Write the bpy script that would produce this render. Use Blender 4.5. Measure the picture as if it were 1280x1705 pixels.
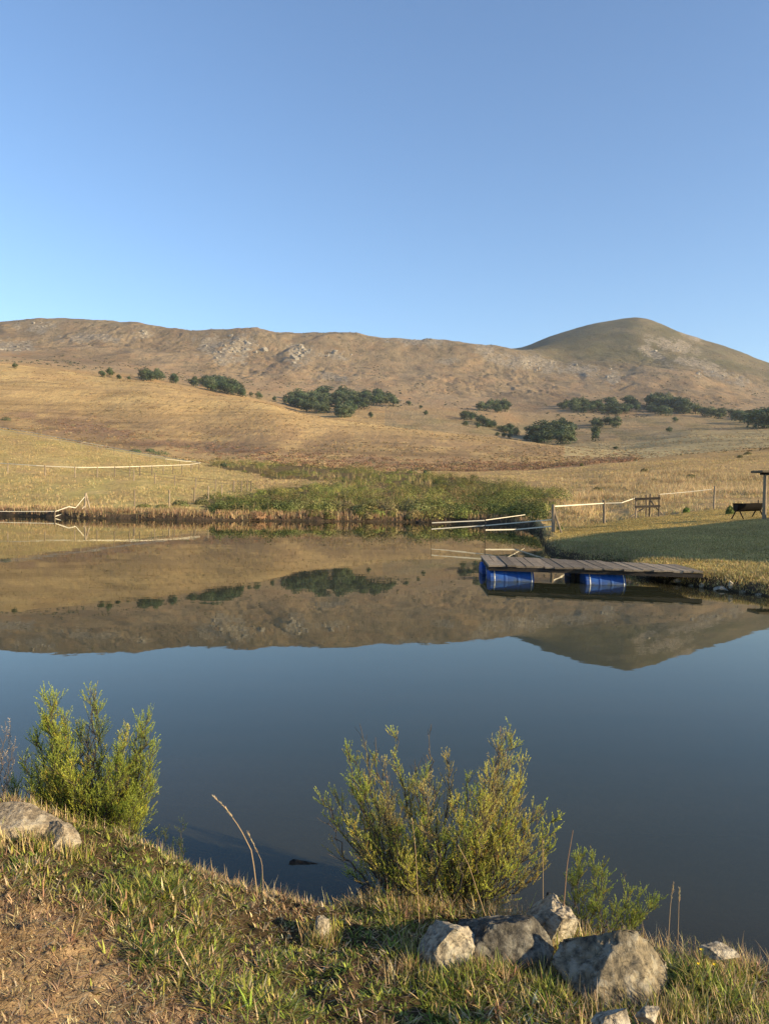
import bpy, math, random
import numpy as np
from mathutils import Matrix, Vector, Euler
for o in list(bpy.data.objects): bpy.data.objects.remove(o)
R = math.radians
S = bpy.context.scene
rng = np.random.default_rng(7)
random.seed(7)
# ------------------------------------------------------------------ camera
F = 1290.0; H = 1.9
cd = bpy.data.cameras.new('camera'); cam = bpy.data.objects.new('camera', cd); S.collection.objects.link(cam)
cd.sensor_fit = 'HORIZONTAL'; cd.sensor_width = 36; cd.lens = 36*F/1280; cd.clip_start = 0.05; cd.clip_end = 12000
M = Matrix.Translation((0, 0, H)) @ Matrix.Rotation(R(90-1.56), 4, 'X') @ Matrix.Rotation(R(0.83), 4, 'Z')
cam.matrix_world = M; S.camera = cam
S.render.resolution_x = 768; S.render.resolution_y = 1024
Rm = np.array(M.to_3x3())
# ------------------------------------------------------------------ light
SUN_EL, SUN_AZ = 15.5, 113.0        # azimuth clockwise from +Y (the view direction)
w = bpy.data.worlds.new('World'); S.world = w; w.use_nodes = True
nt = w.node_tree; bg = nt.nodes['Background']; sky = nt.nodes.new('ShaderNodeTexSky')
sky.sky_type = 'NISHITA'; sky.sun_disc = False; sky.sun_elevation = R(SUN_EL); sky.sun_rotation = R(SUN_AZ)
sky.altitude = 1200; sky.air_density = 1.2; sky.dust_density = .5; sky.ozone_density = 2.8
tn = nt.nodes.new('ShaderNodeMix'); tn.data_type = 'RGBA'; tn.blend_type = 'MULTIPLY'; tn.inputs[0].default_value = 1; tn.inputs[7].default_value = (.94, .985, 1.065, 1)
nt.links.new(sky.outputs[0], tn.inputs[6]); nt.links.new(tn.outputs[2], bg.inputs[0]); bg.inputs[1].default_value = 0.118
sd = bpy.data.lights.new('sun', 'SUN'); sd.energy = 5.0; sd.angle = R(0.5); sd.color = (1.0, 0.79, 0.47)
sun = bpy.data.objects.new('sun', sd); S.collection.objects.link(sun)
sv = Vector((math.cos(R(SUN_EL))*math.sin(R(SUN_AZ)), math.cos(R(SUN_EL))*math.cos(R(SUN_AZ)), math.sin(R(SUN_EL))))
sun.rotation_euler = sv.to_track_quat('Z', 'Y').to_euler(); sun.location = sv*50
S.view_settings.view_transform = 'Standard'; S.view_settings.look = 'None'
S.view_settings.exposure = 1.0; S.view_settings.gamma = 1; S.view_settings.use_curve_mapping = False

# ------------------------------------------------------------------ numeric helpers
def ray(px, py):
    px = np.asarray(px, float); py = np.asarray(py, float)
    a = (px-640)/F; b = (852.5-py)/F
    d = [Rm[i, 0]*a+Rm[i, 1]*b-Rm[i, 2] for i in range(3)]
    return d[0]/d[1], d[2]/d[1]                       # u = X/Y, s = Z/Y
def unp(px, py, Y):
    u, s = ray(px, py); return np.array([u*Y, Y, H+s*Y])
def proj(X, Y, Z):
    v = [X, Y, Z-H]
    c = [Rm[0, i]*v[0]+Rm[1, i]*v[1]+Rm[2, i]*v[2] for i in range(3)]
    return 640+F*c[0]/-c[2], 852.5-F*c[1]/-c[2]
def hsh(ix, iy, iz, seed):
    h = (ix*374761393+iy*668265263+iz*2147483647+seed*974711) & 0xffffffff
    h = ((h ^ (h >> 13))*1274126177) & 0xffffffff
    h = ((h ^ (h >> 15))*2246822519) & 0xffffffff
    return ((h ^ (h >> 16)) & 0xffffff)/float(0xffffff)*2-1
def vnoise(x, y, z=0.0, seed=0):
    x = np.asarray(x, float); y = np.asarray(y, float); z = np.zeros_like(x)+z
    xi = np.floor(x).astype(np.int64); yi = np.floor(y).astype(np.int64); zi = np.floor(z).astype(np.int64)
    fx = x-xi; fy = y-yi; fz = z-zi
    fx = fx*fx*(3-2*fx); fy = fy*fy*(3-2*fy); fz = fz*fz*(3-2*fz)
    r = 0
    for a in (0, 1):
        for b in (0, 1):
            for c in (0, 1):
                wt = (fx if a else 1-fx)*(fy if b else 1-fy)*(fz if c else 1-fz)
                r = r+wt*hsh(xi+a, yi+b, zi+c, seed)
    return r
def fbm(x, y, z=0.0, oct=4, seed=0, gain=.5):
    r = 0; a = 1.0; f = 1.0; t = 0
    for k in range(oct):
        r = r+a*vnoise(x*f+13.7*k, y*f-7.1*k, z*f, seed+k); t += a; a *= gain; f *= 2.03
    return r/t
def sstep(a, b, x):
    t = np.clip((x-a)/(b-a), 0, 1); return t*t*(3-2*t)
def lerp(a, b, t): return a+(b-a)*t

# ------------------------------------------------------------------ terrain: ridge stations as (px, py, depth)
def curve(pts, n=9):
    """stations given by where each ridge line stands; returns u, Y, Z arrays"""
    p = np.array(pts, float); u, s = ray(p[:, 0], p[:, 1]); Y = p[:, 2]
    o = np.argsort(u); return u[o], Y[o], (H+s*Y)[o]
def shore(pts):
    p = np.array(pts, float); u, s = ray(p[:, 0], p[:, 1]); Y = -H/s; o = np.argsort(u); return u[o], Y[o], 0*Y
SH = shore([(-900, 848), (-300, 853), (0, 858), (140, 863), (350, 866.5), (600, 868.5), (760, 870.5), (850, 874), (886, 879), (899, 886),
            (906, 897), (912, 909), (926, 922), (970, 934), (1040, 946), (1085, 962), (1130, 972), (1200, 982), (1290, 994), (1500, 1020), (2000, 1060)])
C2 = curve([(-900, 780, 86), (0, 789.5, 86), (224, 799, 86), (335, 803, 92), (600, 806, 95), (800, 806, 95), (900, 806, 85), (1005, 825, 62), (1100, 822, 60), (1280, 816, 58), (1700, 800, 55)])
C3 = curve([(-900, 620, 260), (0, 713.5, 190), (70, 725, 180), (140, 739, 170), (206, 751, 163), (275, 764, 157), (335, 774, 154), (450, 778, 150), (600, 785, 150), (800, 787, 150), (900, 781, 155), (1050, 766, 180), (1280, 747, 200), (1700, 720, 230)])
C4 = curve([(-900, 640, 340), (0, 722, 250), (140, 743, 235), (335, 768, 215), (450, 768, 205), (600, 776, 200), (800, 780, 195), (900, 775, 200), (1035, 768, 240), (1280, 755, 270), (1700, 735, 300)])
C5 = curve([(-900, 590, 620), (0, 606, 560), (90, 617, 560), (165, 628, 550), (250, 637, 545), (350, 656, 530), (450, 674, 505), (510, 691, 480), (640, 710, 450), (800, 729, 410), (900, 740, 380), (1035, 751, 350), (1150, 747, 350), (1280, 740, 350), (1700, 725, 360)])
C6 = curve([(-900, 603, 740), (0, 614, 680), (165, 640, 670), (350, 672, 650), (510, 703, 600), (640, 719, 560), (800, 741, 520), (900, 750, 480), (1035, 748, 450), (1150, 732, 450), (1280, 725, 450), (1700, 712, 460)])
C7 = curve([(-900, 590, 950), (0, 602, 900), (200, 624, 900), (400, 660, 880), (500, 690, 830), (640, 690, 820), (720, 700, 780), (800, 712, 760), (870, 728, 740), (950, 722, 740), (1060, 712, 760), (1150, 704, 800), (1280, 707, 800), (1700, 700, 800)])
C8 = curve([(-900, 560, 1200), (0, 584, 1180), (200, 604, 1180), (400, 636, 1180), (500, 650, 1180), (640, 655, 1180), (800, 664, 1180), (950, 668, 1150), (1150, 668, 1150), (1280, 680, 1150), (1700, 690, 1150)])
C8b = curve([(-900, 540, 1500), (0, 566, 1480), (200, 570, 1480), (400, 594, 1480), (500, 600, 1480), (640, 606, 1480), (800, 624, 1480), (950, 628, 1480), (1150, 624, 1450), (1280, 648, 1450), (1700, 690, 1450)])
C9 = curve([(-900, 500, 1800), (-300, 550, 1800), (0, 541, 1780), (50, 535, 1780), (95, 528, 1780), (130, 531, 1780), (180, 533, 1780), (240, 541, 1760), (330, 554, 1740), (380, 551, 1730), (450, 548, 1730), (520, 553, 1740), (600, 557, 1760), (680, 561, 1760),
            (760, 566, 1760), (830, 573, 1760), (885, 578, 1760), (940, 586, 1760), (1000, 590, 1740), (1057, 592, 1720), (1150, 596, 1720), (1200, 606, 1720), (1280, 630, 1720), (1700, 680, 1700)])
C9b = curve([(-900, 560, 2000), (0, 580, 2000), (330, 600, 2000), (870, 600, 2000), (888, 584, 2060), (905, 572, 2100), (930, 563, 2150), (960, 554, 2150), (985, 550, 2120), (1020, 549, 2050), (1057, 552, 1960), (1100, 562, 1950), (1150, 578, 1950), (1200, 590, 1950), (1280, 618, 1950), (1700, 680, 1950)])
C10 = curve([(-900, 520, 2420), (0, 556, 2420), (330, 566, 2420), (800, 583, 2420), (870, 582, 2420), (890, 574, 2420), (930, 559, 2420), (980, 545, 2420), (1020, 537, 2420), (1057, 533.5, 2420), (1080, 537, 2420), (1110, 549, 2420), (1140, 563, 2420), (1170, 571, 2420),
             (1200, 578, 2420), (1240, 595, 2420), (1280, 609, 2420), (1400, 640, 2420), (1700, 680, 2420)])
C11 = curve([(-900, 620, 3200), (640, 640, 3200), (1100, 640, 3200), (1700, 720, 3200)])
FARST = [C2, C3, C4, C5, C6, C7, C8, C8b, C9, C9b, C10, C11]
UG = np.linspace(-2.2, 2.2, 2201)
def sm(a, n):
    k = np.hanning(n+2)[1:-1]; k /= k.sum(); p = np.pad(a, n, mode='edge'); return np.convolve(p, k, 'same')[n:-n]
ST = []      # stations on UG
def addst(c, n=21): ST.append((sm(np.interp(UG, c[0], c[1]), n), sm(np.interp(UG, c[0], c[2]), n)))
shY = sm(np.interp(UG, SH[0], SH[1]), 5)
near = sstep(46, 16, shY)                       # 1 on the lawn side
ST.append((UG*0+5.5, UG*0-1.0))
ST.append((np.minimum(shY*.8, shY-1.6), UG*0-0.8))
ST.append((shY-.25, UG*0-.10))
ST.append((shY+lerp(.55, .22, near), lerp(.32, .20, near)))
ST.append((shY+lerp(2.2, 2.0, near), lerp(.36, .30, near)))
L2 = curve([(-900, 842, 58), (0, 842, 58), (224, 843, 57), (600, 850, 57), (800, 850, 57), (860, 852, 52), (925, 884, 33.5), (1005, 871.5, 42), (1060, 863, 42), (1100, 860, 42), (1189, 848, 43), (1280, 850, 40), (1700, 840, 38)])
L2y = sm(np.interp(UG, L2[0], L2[1]), 15); L2z = sm(np.interp(UG, L2[0], L2[2]), 15)
L2y = np.maximum(L2y, shY+5)
# a station on the lawn at 32 m
u_, s_ = ray([905, 921, 1130, 1225, 1272, 1500], [883, 884, 872, 866, 863, 850])
l1z = sm(np.interp(UG, u_, [.35, .3, .62, .85, .98, 1.2]), 25)
midY = lerp(shY+3.5, 32, sstep(26, 19, shY)); midY = np.maximum(midY, shY+3)
ST.append((midY, lerp(.45, l1z, sstep(26, 19, shY))))
ST.append((np.maximum(L2y, midY+2), L2z))
for c in FARST: addst(c)
KY = np.array([a for a, b in ST]); KZ = np.array([b for a, b in ST])
for i in range(1, len(KY)): KY[i] = np.maximum(KY[i], KY[i-1]+.15)
def pch(Y, ky, kz):
    K = ky.shape[0]; h = np.diff(ky, axis=0); d = np.diff(kz, axis=0)/h; m = np.zeros_like(ky)
    m[0] = d[0]; m[-1] = d[-1]
    a, b = d[:-1], d[1:]
    ok = a*b > 0
    w1 = 2*h[1:]+h[:-1]; w2 = h[1:]+2*h[:-1]
    with np.errstate(divide='ignore', invalid='ignore'):
        m[1:-1] = np.where(ok, (w1+w2)/(w1/a+w2/b), 0)
    idx = np.clip((Y[None] >= ky).sum(0)-1, 0, K-2); ar = np.arange(Y.size)
    y0 = ky[idx, ar]; hh = h[idx, ar]; t = np.clip((Y-y0)/hh, 0, 1)
    z0 = kz[idx, ar]; z1 = kz[idx+1, ar]; m0 = m[idx, ar]*hh; m1 = m[idx+1, ar]*hh
    return (2*t**3-3*t*t+1)*z0+(t**3-2*t*t+t)*m0+(-2*t**3+3*t*t)*z1+(t**3-t*t)*m1
def far_z(X, Y):
    X = np.asarray(X, float); Y = np.asarray(Y, float); sh = X.shape; X = X.ravel(); Y = Y.ravel(); out = np.empty_like(X)
    for i in range(0, X.size, 60000):
        x = X[i:i+60000]; y = Y[i:i+60000]
        wob = sstep(12, 15, y)*sstep(70, 50, y); x0_ = x; x = x+wob*(.22*fbm(x0_*.9, y*.5, seed=61)+.10*fbm(x0_*3.5, y*2, seed=62)); yw = wob*(.3*fbm(x0_*.5, y*.3, seed=63)+.12*fbm(x0_*2.2, y*1.5, seed=64)); yr = y; y = y+yw
        q = np.clip((x/y-UG[0])/(UG[1]-UG[0]), 0, len(UG)-1.001); j = q.astype(int); f = q-j
        ky = KY[:, j]*(1-f)+KY[:, j+1]*f; kz = KZ[:, j]*(1-f)+KZ[:, j+1]*f
        z = pch(y, ky, kz); y = yr; x = x0_
        sy = ky[3]
        a = sstep(0, 12, y-sy)
        z = z+a*.05*fbm(x*.7, y*.7, seed=3)*sstep(10, 40, y)
        z = z+a*sstep(50, 140, y)*.5*fbm(x/14, y/22, seed=5, oct=4)
        z = z+sstep(150, 500, y)*2.2*fbm(x/60, y/70, seed=8, oct=4)
        g = fbm(x/170+fbm(x/300, y/300, seed=31)*1.0, y/520, seed=11, oct=4)
        mt = sstep(950, 1450, y)*(1-sstep(1750, 1900, y)*.75)
        z = z-mt*(1-np.abs(g)*2.2)*9+mt*3.6*fbm(x/42, y/80, seed=14, oct=4)
        rk = sstep(.08, .45, fbm(x/120, y/200, seed=21, oct=3)+.25*sstep(1450, 1700, y))
        z = z+mt*rk*(2.4-1.4*sstep(1600, 1750, y))*np.abs(fbm(x/16, y/26, seed=17, oct=3))*2
        z = z+(1-a)*.07*fbm(x*1.3, y*1.3, seed=2)
        out[i:i+60000] = z
    return out.reshape(sh)
# foreground bank
XB = np.array([-9, -3, -1.75, -1.2, -.87, -.55, -.25, .1, .5, .9, 1.5, 3, 9.])
ZB = np.array([.75, .66, .52, .40, .31, .22, .155, .13, .12, .12, .11, .12, .2])
YB = np.array([4.2, 3.6, 3.45, 3.40, 3.36, 3.34, 3.30, 3.32, 3.25, 3.12, 2.96, 2.8, 2.6])
def fg_z(X, Y):
    X = np.asarray(X, float); Y = np.asarray(Y, float)
    xs = X+.06*vnoise(X*2.3, Y*2.3, seed=40)
    zb = np.interp(xs, XB, ZB); yb = np.interp(xs, XB, YB)+.07*fbm(X*3, Y*0+1.3, seed=41)
    t = Y-yb
    top = zb+.075*np.clip(-t, 0, 8)
    drop = np.interp(t, [-.35, -.12, .06, .22, .6, 1.4, 2.6, 4, 9], [0, .0, .12, .36, .66, .85, 1.1, 1.25, 1.5])
    scale = np.where(t > .35, 1, 1)
    z = top-drop*(.75+.5*np.clip(zb, 0, .6)/.5*.6)*scale
    z = np.maximum(z, -1.0)
    on = sstep(.8, -.1, t)
    z = z+on*(.042*fbm(X*2.2, Y*2.2, seed=42)+.030*fbm(X*8, Y*8, seed=43)+.022*np.abs(fbm(X*22, Y*22, seed=44, oct=3)))
    return z
def ground(X, Y):
    X = np.atleast_1d(np.asarray(X, float)); Y = np.atleast_1d(np.asarray(Y, float))
    return np.where(Y < 5.5, fg_z(X, Y), far_z(X, np.maximum(Y, 5.5)))
_YS = np.exp(np.linspace(math.log(1.2), math.log(2600), 2600))
def hit(px, py, ymin=1.2):
    """where the sight line through a point of the picture first meets the ground"""
    u, s = ray(px, py); Ys = _YS[_YS >= ymin]; g = ground(u*Ys, Ys); d = (H+s*Ys)-g
    k = np.argmax(d < 0)
    if d[k] >= 0: k = int(np.argmin(np.abs(d)))
    if k == 0: Y = Ys[0]
    else:
        t = d[k-1]/(d[k-1]-d[k]) if d[k-1] != d[k] else 0; Y = Ys[k-1]+(Ys[k]-Ys[k-1])*np.clip(t, 0, 1)
    X = u*Y; return Vector((float(X), float(Y), float(ground(X, Y)[0])))

# ------------------------------------------------------------------ object helpers
C = S.collection
def put(name, V, Fc, mat, parent=None, loc=None, col=None, smooth=False, attrs=None, sharp=None):
    me = bpy.data.meshes.new(name); V = np.asarray(V, np.float32)
    if isinstance(Fc, np.ndarray) and Fc.ndim == 2:
        n, k = Fc.shape; me.vertices.add(len(V)); me.vertices.foreach_set('co', V.ravel())
        me.loops.add(n*k); me.loops.foreach_set('vertex_index', Fc.astype(np.int32).ravel())
        me.polygons.add(n); me.polygons.foreach_set('loop_start', np.arange(0, n*k, k, dtype=np.int32))
        me.update(calc_edges=True)
    else:
        me.from_pydata([tuple(map(float, v)) for v in V], [], [tuple(int(i) for i in f) for f in Fc])
    if col is not None:
        a = me.color_attributes.new('col', 'FLOAT_COLOR', 'POINT'); c = np.ones((len(V), 4), np.float32); c[:, :3] = col; a.data.foreach_set('color', c.ravel())
    for k_, v in (attrs or {}).items():
        a = me.attributes.new(k_, 'FLOAT', 'POINT'); a.data.foreach_set('value', np.asarray(v, np.float32).ravel())
    if smooth: me.polygons.foreach_set('use_smooth', np.ones(len(me.polygons), bool))
    me.validate(); me.update()
    me.materials.append(mat)
    o = bpy.data.objects.new(name, me); C.objects.link(o)
    if parent is not None: o.parent = parent
    if loc is not None: o.location = loc
    return o
def thing(name, label, cat, loc=(0, 0, 0), rz=0, group=None):
    o = bpy.data.objects.new(name, None); C.objects.link(o); o.location = loc; o.rotation_euler = (0, 0, rz); o.empty_display_size = .1
    o['label'] = label; o['category'] = cat
    if group: o['group'] = group
    return o
def tag(o, label, cat, group=None, kind=None):
    o['label'] = label; o['category'] = cat
    if group: o['group'] = group
    if kind: o['kind'] = kind
    return o
def struct(o, label=None):
    o['kind'] = 'structure'
    o['label'] = label or 'plain'
    return o
def copy_tree(o, parent=None):
    c = o.copy(); C.objects.link(c)
    if parent is not None: c.parent = parent
    for ch in [q for q in o.children]: copy_tree(ch, c)
    return c
class MB:
    def __init__(s): s.V = []; s.F = []; s.n = 0
    def add(s, v, f):
        s.V.append(np.asarray(v, float)); s.F += [tuple(i+s.n for i in g) for g in f]; s.n += len(v); return s
    def box(s, c, d, M3=None, bev=0.0):
        x, y, z = [q/2 for q in d]; b = bev
        if b <= 0:
            v = np.array([[i*x, j*y, k*z] for i in (-1, 1) for j in (-1, 1) for k in (-1, 1)])
            f = [(0, 1, 3, 2), (4, 6, 7, 5), (0, 4, 5, 1), (2, 3, 7, 6), (0, 2, 6, 4), (1, 5, 7, 3)]
        else:
            v = []
            ring = lambda zz, e: [[sx*(x-e[0]), sy*(y-e[1]), zz] for sx, sy in ()]
            prof = []
            for zz, e in ((-z, b), (-z+b, 0), (z-b, 0), (z, b)):
                for sx, sy, q in ((-1, -1, 0), (1, -1, 0), (1, 1, 0), (-1, 1, 0)):
                    # two verts per corner (chamfer)
                    if (sx*sy) > 0: pts = [(sx*(x-e), sy*(y-e-b)), (sx*(x-e-b), sy*(y-e))]
                    else: pts = [(sx*(x-e-b), sy*(y-e)), (sx*(x-e), sy*(y-e-b))]
                    prof += [[p[0], p[1], zz] for p in pts]
            v = np.array(prof); f = []
            for r in range(3):
                for k in range(8):
                    a = r*8+k; c2 = r*8+(k+1) % 8; f.append((a, c2, c2+8, a+8))
            f.append(tuple(range(7, -1, -1))); f.append(tuple(range(24, 32)))
        if M3 is not None: v = v @ np.asarray(M3).T
        return s.add(v+np.asarray(c, float), f)
    def tube(s, P, r, n=8, cap=True, jit=0):
        P = np.asarray(P, float); m = len(P); r = np.broadcast_to(np.asarray(r, float), (m,)); V = []
        t0 = None
        for i in range(m):
            t = P[min(i+1, m-1)]-P[max(i-1, 0)]; t = t/(np.linalg.norm(t)+1e-9)
            a = np.array([0, 0, 1.]) if abs(t[2]) < .9 else np.array([1., 0, 0])
            b = np.cross(t, a); b /= np.linalg.norm(b); c = np.cross(t, b)
            if t0 is not None and np.dot(b, t0) < 0: b = -b; c = -c
            t0 = b
            for k in range(n):
                q = 2*math.pi*k/n; rr = r[i]*(1+jit*(random.random()-.5)); V.append(P[i]+b*math.cos(q)*rr+c*math.sin(q)*rr)
        Fc = [(i*n+k, i*n+(k+1) % n, (i+1)*n+(k+1) % n, (i+1)*n+k) for i in range(m-1) for k in range(n)]
        if cap: Fc.append(tuple(range(n))[::-1]); Fc.append(tuple((m-1)*n+k for k in range(n)))
        return s.add(V, Fc)
    def build(s, name, mat, parent=None, smooth=False, loc=None):
        return put(name, np.concatenate(s.V), s.F, mat, parent, loc, smooth=smooth)

# ------------------------------------------------------------------ materials
def mat(name):
    m = bpy.data.materials.new(name); m.use_nodes = True; n = m.node_tree; n.nodes.clear()
    out = n.nodes.new('ShaderNodeOutputMaterial'); return m, n, out
def N(n, t, **k):
    q = n.nodes.new(t)
    for a, b in k.items():
        if a in q.inputs.keys() if isinstance(a, str) else False: q.inputs[a].default_value = b
        else: setattr(q, a, b)
    return q
def noise(n, vec, scale, detail=4, rough=.55, dist=0):
    q = n.nodes.new('ShaderNodeTexNoise'); q.inputs['Scale'].default_value = scale; q.inputs['Detail'].default_value = detail
    q.inputs['Roughness'].default_value = rough; q.inputs['Distortion'].default_value = dist
    if vec is not None: n.links.new(vec, q.inputs['Vector'])
    return q.outputs['Fac']
def ramp(n, fac, stops, interp='LINEAR'):
    q = n.nodes.new('ShaderNodeValToRGB'); q.color_ramp.interpolation = interp; e = q.color_ramp.elements
    while len(e) < len(stops): e.new(.5)
    for i, (p, c) in enumerate(stops): e[i].position = p; e[i].color = (c, c, c, 1) if isinstance(c, (int, float)) else (*c, 1)
    n.links.new(fac, q.inputs[0]); return q.outputs[0]
def mixc(n, fac, a, b, mode='MIX'):
    q = n.nodes.new('ShaderNodeMix'); q.data_type = 'RGBA'; q.blend_type = mode
    for i, v in ((0, fac), (6, a), (7, b)):
        if hasattr(v, 'node'): n.links.new(v, q.inputs[i])
        else: q.inputs[i].default_value = v if i == 0 else (*v, 1)
    return q.outputs[2]
def mathn(n, op, a, b=0.0, clamp=False):
    q = n.nodes.new('ShaderNodeMath'); q.operation = op; q.use_clamp = clamp
    for i, v in ((0, a), (1, b)):
        if hasattr(v, 'node'): n.links.new(v, q.inputs[i])
        else: q.inputs[i].default_value = v
    return q.outputs[0]
def pbr(n, out, col, rough=.8, bump=None, bstr=.3, bdist=.02, spec=.3, **kw):
    p = n.nodes.new('ShaderNodeBsdfPrincipled'); p.inputs['Specular IOR Level'].default_value = spec
    if hasattr(col, 'node'): n.links.new(col, p.inputs['Base Color'])
    else: p.inputs['Base Color'].default_value = (*col, 1)
    if hasattr(rough, 'node'): n.links.new(rough, p.inputs['Roughness'])
    else: p.inputs['Roughness'].default_value = rough
    if bump is not None:
        b = n.nodes.new('ShaderNodeBump'); b.inputs['Strength'].default_value = bstr; b.inputs['Distance'].default_value = bdist
        n.links.new(bump, b.inputs['Height']); n.links.new(b.outputs[0], p.inputs['Normal'])
    n.links.new(p.outputs[0], out.inputs[0]); return p
def geo(n): return n.nodes.new('ShaderNodeNewGeometry').outputs['Position']
def objc(n): return n.nodes.new('ShaderNodeTexCoord').outputs['Object']
def attr(n, name, fac=False):
    a = n.nodes.new('ShaderNodeAttribute'); a.attribute_name = name; return a.outputs['Fac' if fac else 'Color']
def scaled(n, vec, s):
    m = n.nodes.new('ShaderNodeMapping'); m.inputs['Scale'].default_value = s; n.links.new(vec, m.inputs[0]); return m.outputs[0]
def rotvec(n, vec, rz, s):
    m = n.nodes.new('ShaderNodeMapping'); m.inputs['Rotation'].default_value = (0, 0, rz); m.inputs['Scale'].default_value = s; n.links.new(vec, m.inputs[0]); return m.outputs[0]

def m_leaf(name, trans=.35, rough=.55):
    m, n, out = mat(name); c = attr(n, 'col')
    p = n.nodes.new('ShaderNodeBsdfPrincipled'); n.links.new(c, p.inputs['Base Color']); p.inputs['Roughness'].default_value = rough; p.inputs['Specular IOR Level'].default_value = .25
    t = n.nodes.new('ShaderNodeBsdfTranslucent'); n.links.new(c, t.inputs[0])
    x = n.nodes.new('ShaderNodeMixShader'); x.inputs[0].default_value = trans; n.links.new(p.outputs[0], x.inputs[1]); n.links.new(t.outputs[0], x.inputs[2]); n.links.new(x.outputs[0], out.inputs[0]); return m
LEAF = m_leaf('leaf', .42); GRASS = m_leaf('grass_blade', .3, .6)
CROWN = m_leaf('crown_leaf', .15, .7)
def m_wood(name, c1, c2, sc=(18, 18, 2), rough=.85):
    m, n, out = mat(name); v = scaled(n, objc(n), sc); f = noise(n, v, 3, 6, .65, .4); f2 = noise(n, objc(n), 2.2, 3)
    c = ramp(n, f, [(.28, c1), (.7, c2)]); oi_ = n.nodes.new('ShaderNodeObjectInfo'); c = mixc(n, 1.0, c, ramp(n, oi_.outputs['Random'], [(0, .62), (1, 1.32)]), 'MULTIPLY'); c = mixc(n, ramp(n, f2, [(.4, 0.0), (.75, .45)]), c, tuple(.55*q for q in c1)); pbr(n, out, c, rough, f, .6, .01, .2); return m
POSTW = m_wood('weathered_post', (.12, .09, .06), (.36, .29, .21), (20, 20, 2.5))
PLANK = m_wood('weathered_plank', (.10, .08, .058), (.34, .275, .20), (30, 2.2, 20))
DARKW = m_wood('dark_wood', (.018, .015, .013), (.06, .05, .042), (3, 20, 20))
RUST = m_wood('rusty_steel', (.007, .006, .005), (.022, .015, .011), (6, 6, 6))
BARK = m_wood('bark', (.05, .04, .03), (.14, .11, .08), (10, 10, 4))
THATCH = m_wood('thatch', (.05, .04, .03), (.16, .13, .09), (8, 8, 30))
m, n, out = mat('fence_tape'); pbr(n, out, (.56, .52, .43), .6); TAPE = m
m, n, out = mat('wire'); pbr(n, out, (.12, .09, .07), .6); WIRE = m
m, n, out = mat('white_strap'); pbr(n, out, ramp(n, noise(n, objc(n), 14, 4), [(.35, (.3, .31, .3)), (.6, (.62, .64, .62))]), .6); STRAP = m
m, n, out = mat('blue_plastic')
f = noise(n, scaled(n, objc(n), (3, 3, 3)), 2.2, 6, .6); sep = n.nodes.new('ShaderNodeSeparateXYZ'); n.links.new(geo(n), sep.inputs[0])
low = mathn(n, 'MULTIPLY', ramp(n, sep.outputs[2], [(.0, 1.0), (.16, 0.0)]), ramp(n, noise(n, objc(n), 9, 5), [(.3, .15), (.7, .9)]))
c = ramp(n, f, [(.35, (.007, .055, .26)), (.7, (.012, .09, .37))]); c = mixc(n, low, c, (.05, .06, .05)); c = mixc(n, ramp(n, noise(n, scaled(n, objc(n), (1.2, 6, 6)), 3, 5), [(.56, 0.0), (.75, .5)]), c, (.14, .16, .17))
pbr(n, out, c, .75, noise(n, objc(n), 5, 3), .25, .02, .2); BLUE = m
m, n, out = mat('plaster'); pbr(n, out, (.45, .38, .28), .9, noise(n, geo(n), 4), .3); PLASTER = m

# ground
m, n, out = mat('ground'); P = geo(n); A = attr(n, 'col')
sp = n.nodes.new('ShaderNodeSeparateXYZ'); n.links.new(P, sp.inputs[0]); yy = sp.outputs[1]
def band(lo, hi):   # 0 below lo, 1 above hi in depth
    q = n.nodes.new('ShaderNodeMapRange'); q.inputs[1].default_value = lo; q.inputs[2].default_value = hi; q.interpolation_type = 'SMOOTHSTEP'; n.links.new(yy, q.inputs[0]); return q.outputs[0]
nf = noise(n, P, 46, 6, .7); nf2 = noise(n, P, 6, 5, .6)
nm = noise(n, scaled(n, P, (1.6, .8, 1)), 1.0, 6, .7); nm2 = noise(n, scaled(n, P, (.16, .22, .5)), 1.0, 6, .65)
nh = noise(n, scaled(n, P, (.07, .022, .10)), 1.0, 8, .72); nh2 = noise(n, scaled(n, P, (.012, .006, .02)), 1.0, 6, .6, .6)
nh3 = noise(n, scaled(n, P, (.28, .07, .4)), 1.0, 5, .75)
near_f = mixc(n, .5, ramp(n, nf, [(.25, .45), (.75, 1.55)]), ramp(n, nf2, [(.3, .6), (.7, 1.35)]))
mid_f = mixc(n, .5, ramp(n, nm, [(.28, .55), (.72, 1.45)]), ramp(n, nm2, [(.3, .70), (.7, 1.28)]))
far_f = mixc(n, .5, mixc(n, .5, ramp(n, nh, [(.3, .62), (.7, 1.36)]), ramp(n, nh3, [(.3, .5), (.7, 1.5)])), ramp(n, nh2, [(.3, .74), (.7, 1.24)]))
k = mixc(n, band(6, 14), near_f, mid_f); k = mixc(n, band(110, 330), k, far_f)
c = mixc(n, 1.0, A, k, 'MULTIPLY')
# hue drift: redder / greyer / greener pockets
c = mixc(n, mathn(n, 'MULTIPLY', ramp(n, noise(n, scaled(n, P, (.03, .012, .03)), 1, 5, .65), [(.45, 0.0), (.68, .45)]), band(200, 900)), c, mixc(n, 1.0, c, (1.12, .86, .74), 'MULTIPLY'))
c = mixc(n, mathn(n, 'MULTIPLY', ramp(n, noise(n, scaled(n, P, (.05, .03, .05)), 1, 6, .7), [(.50, 0.0), (.66, .7)]), band(900, 1400)), c, (.085, .072, .045))
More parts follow.
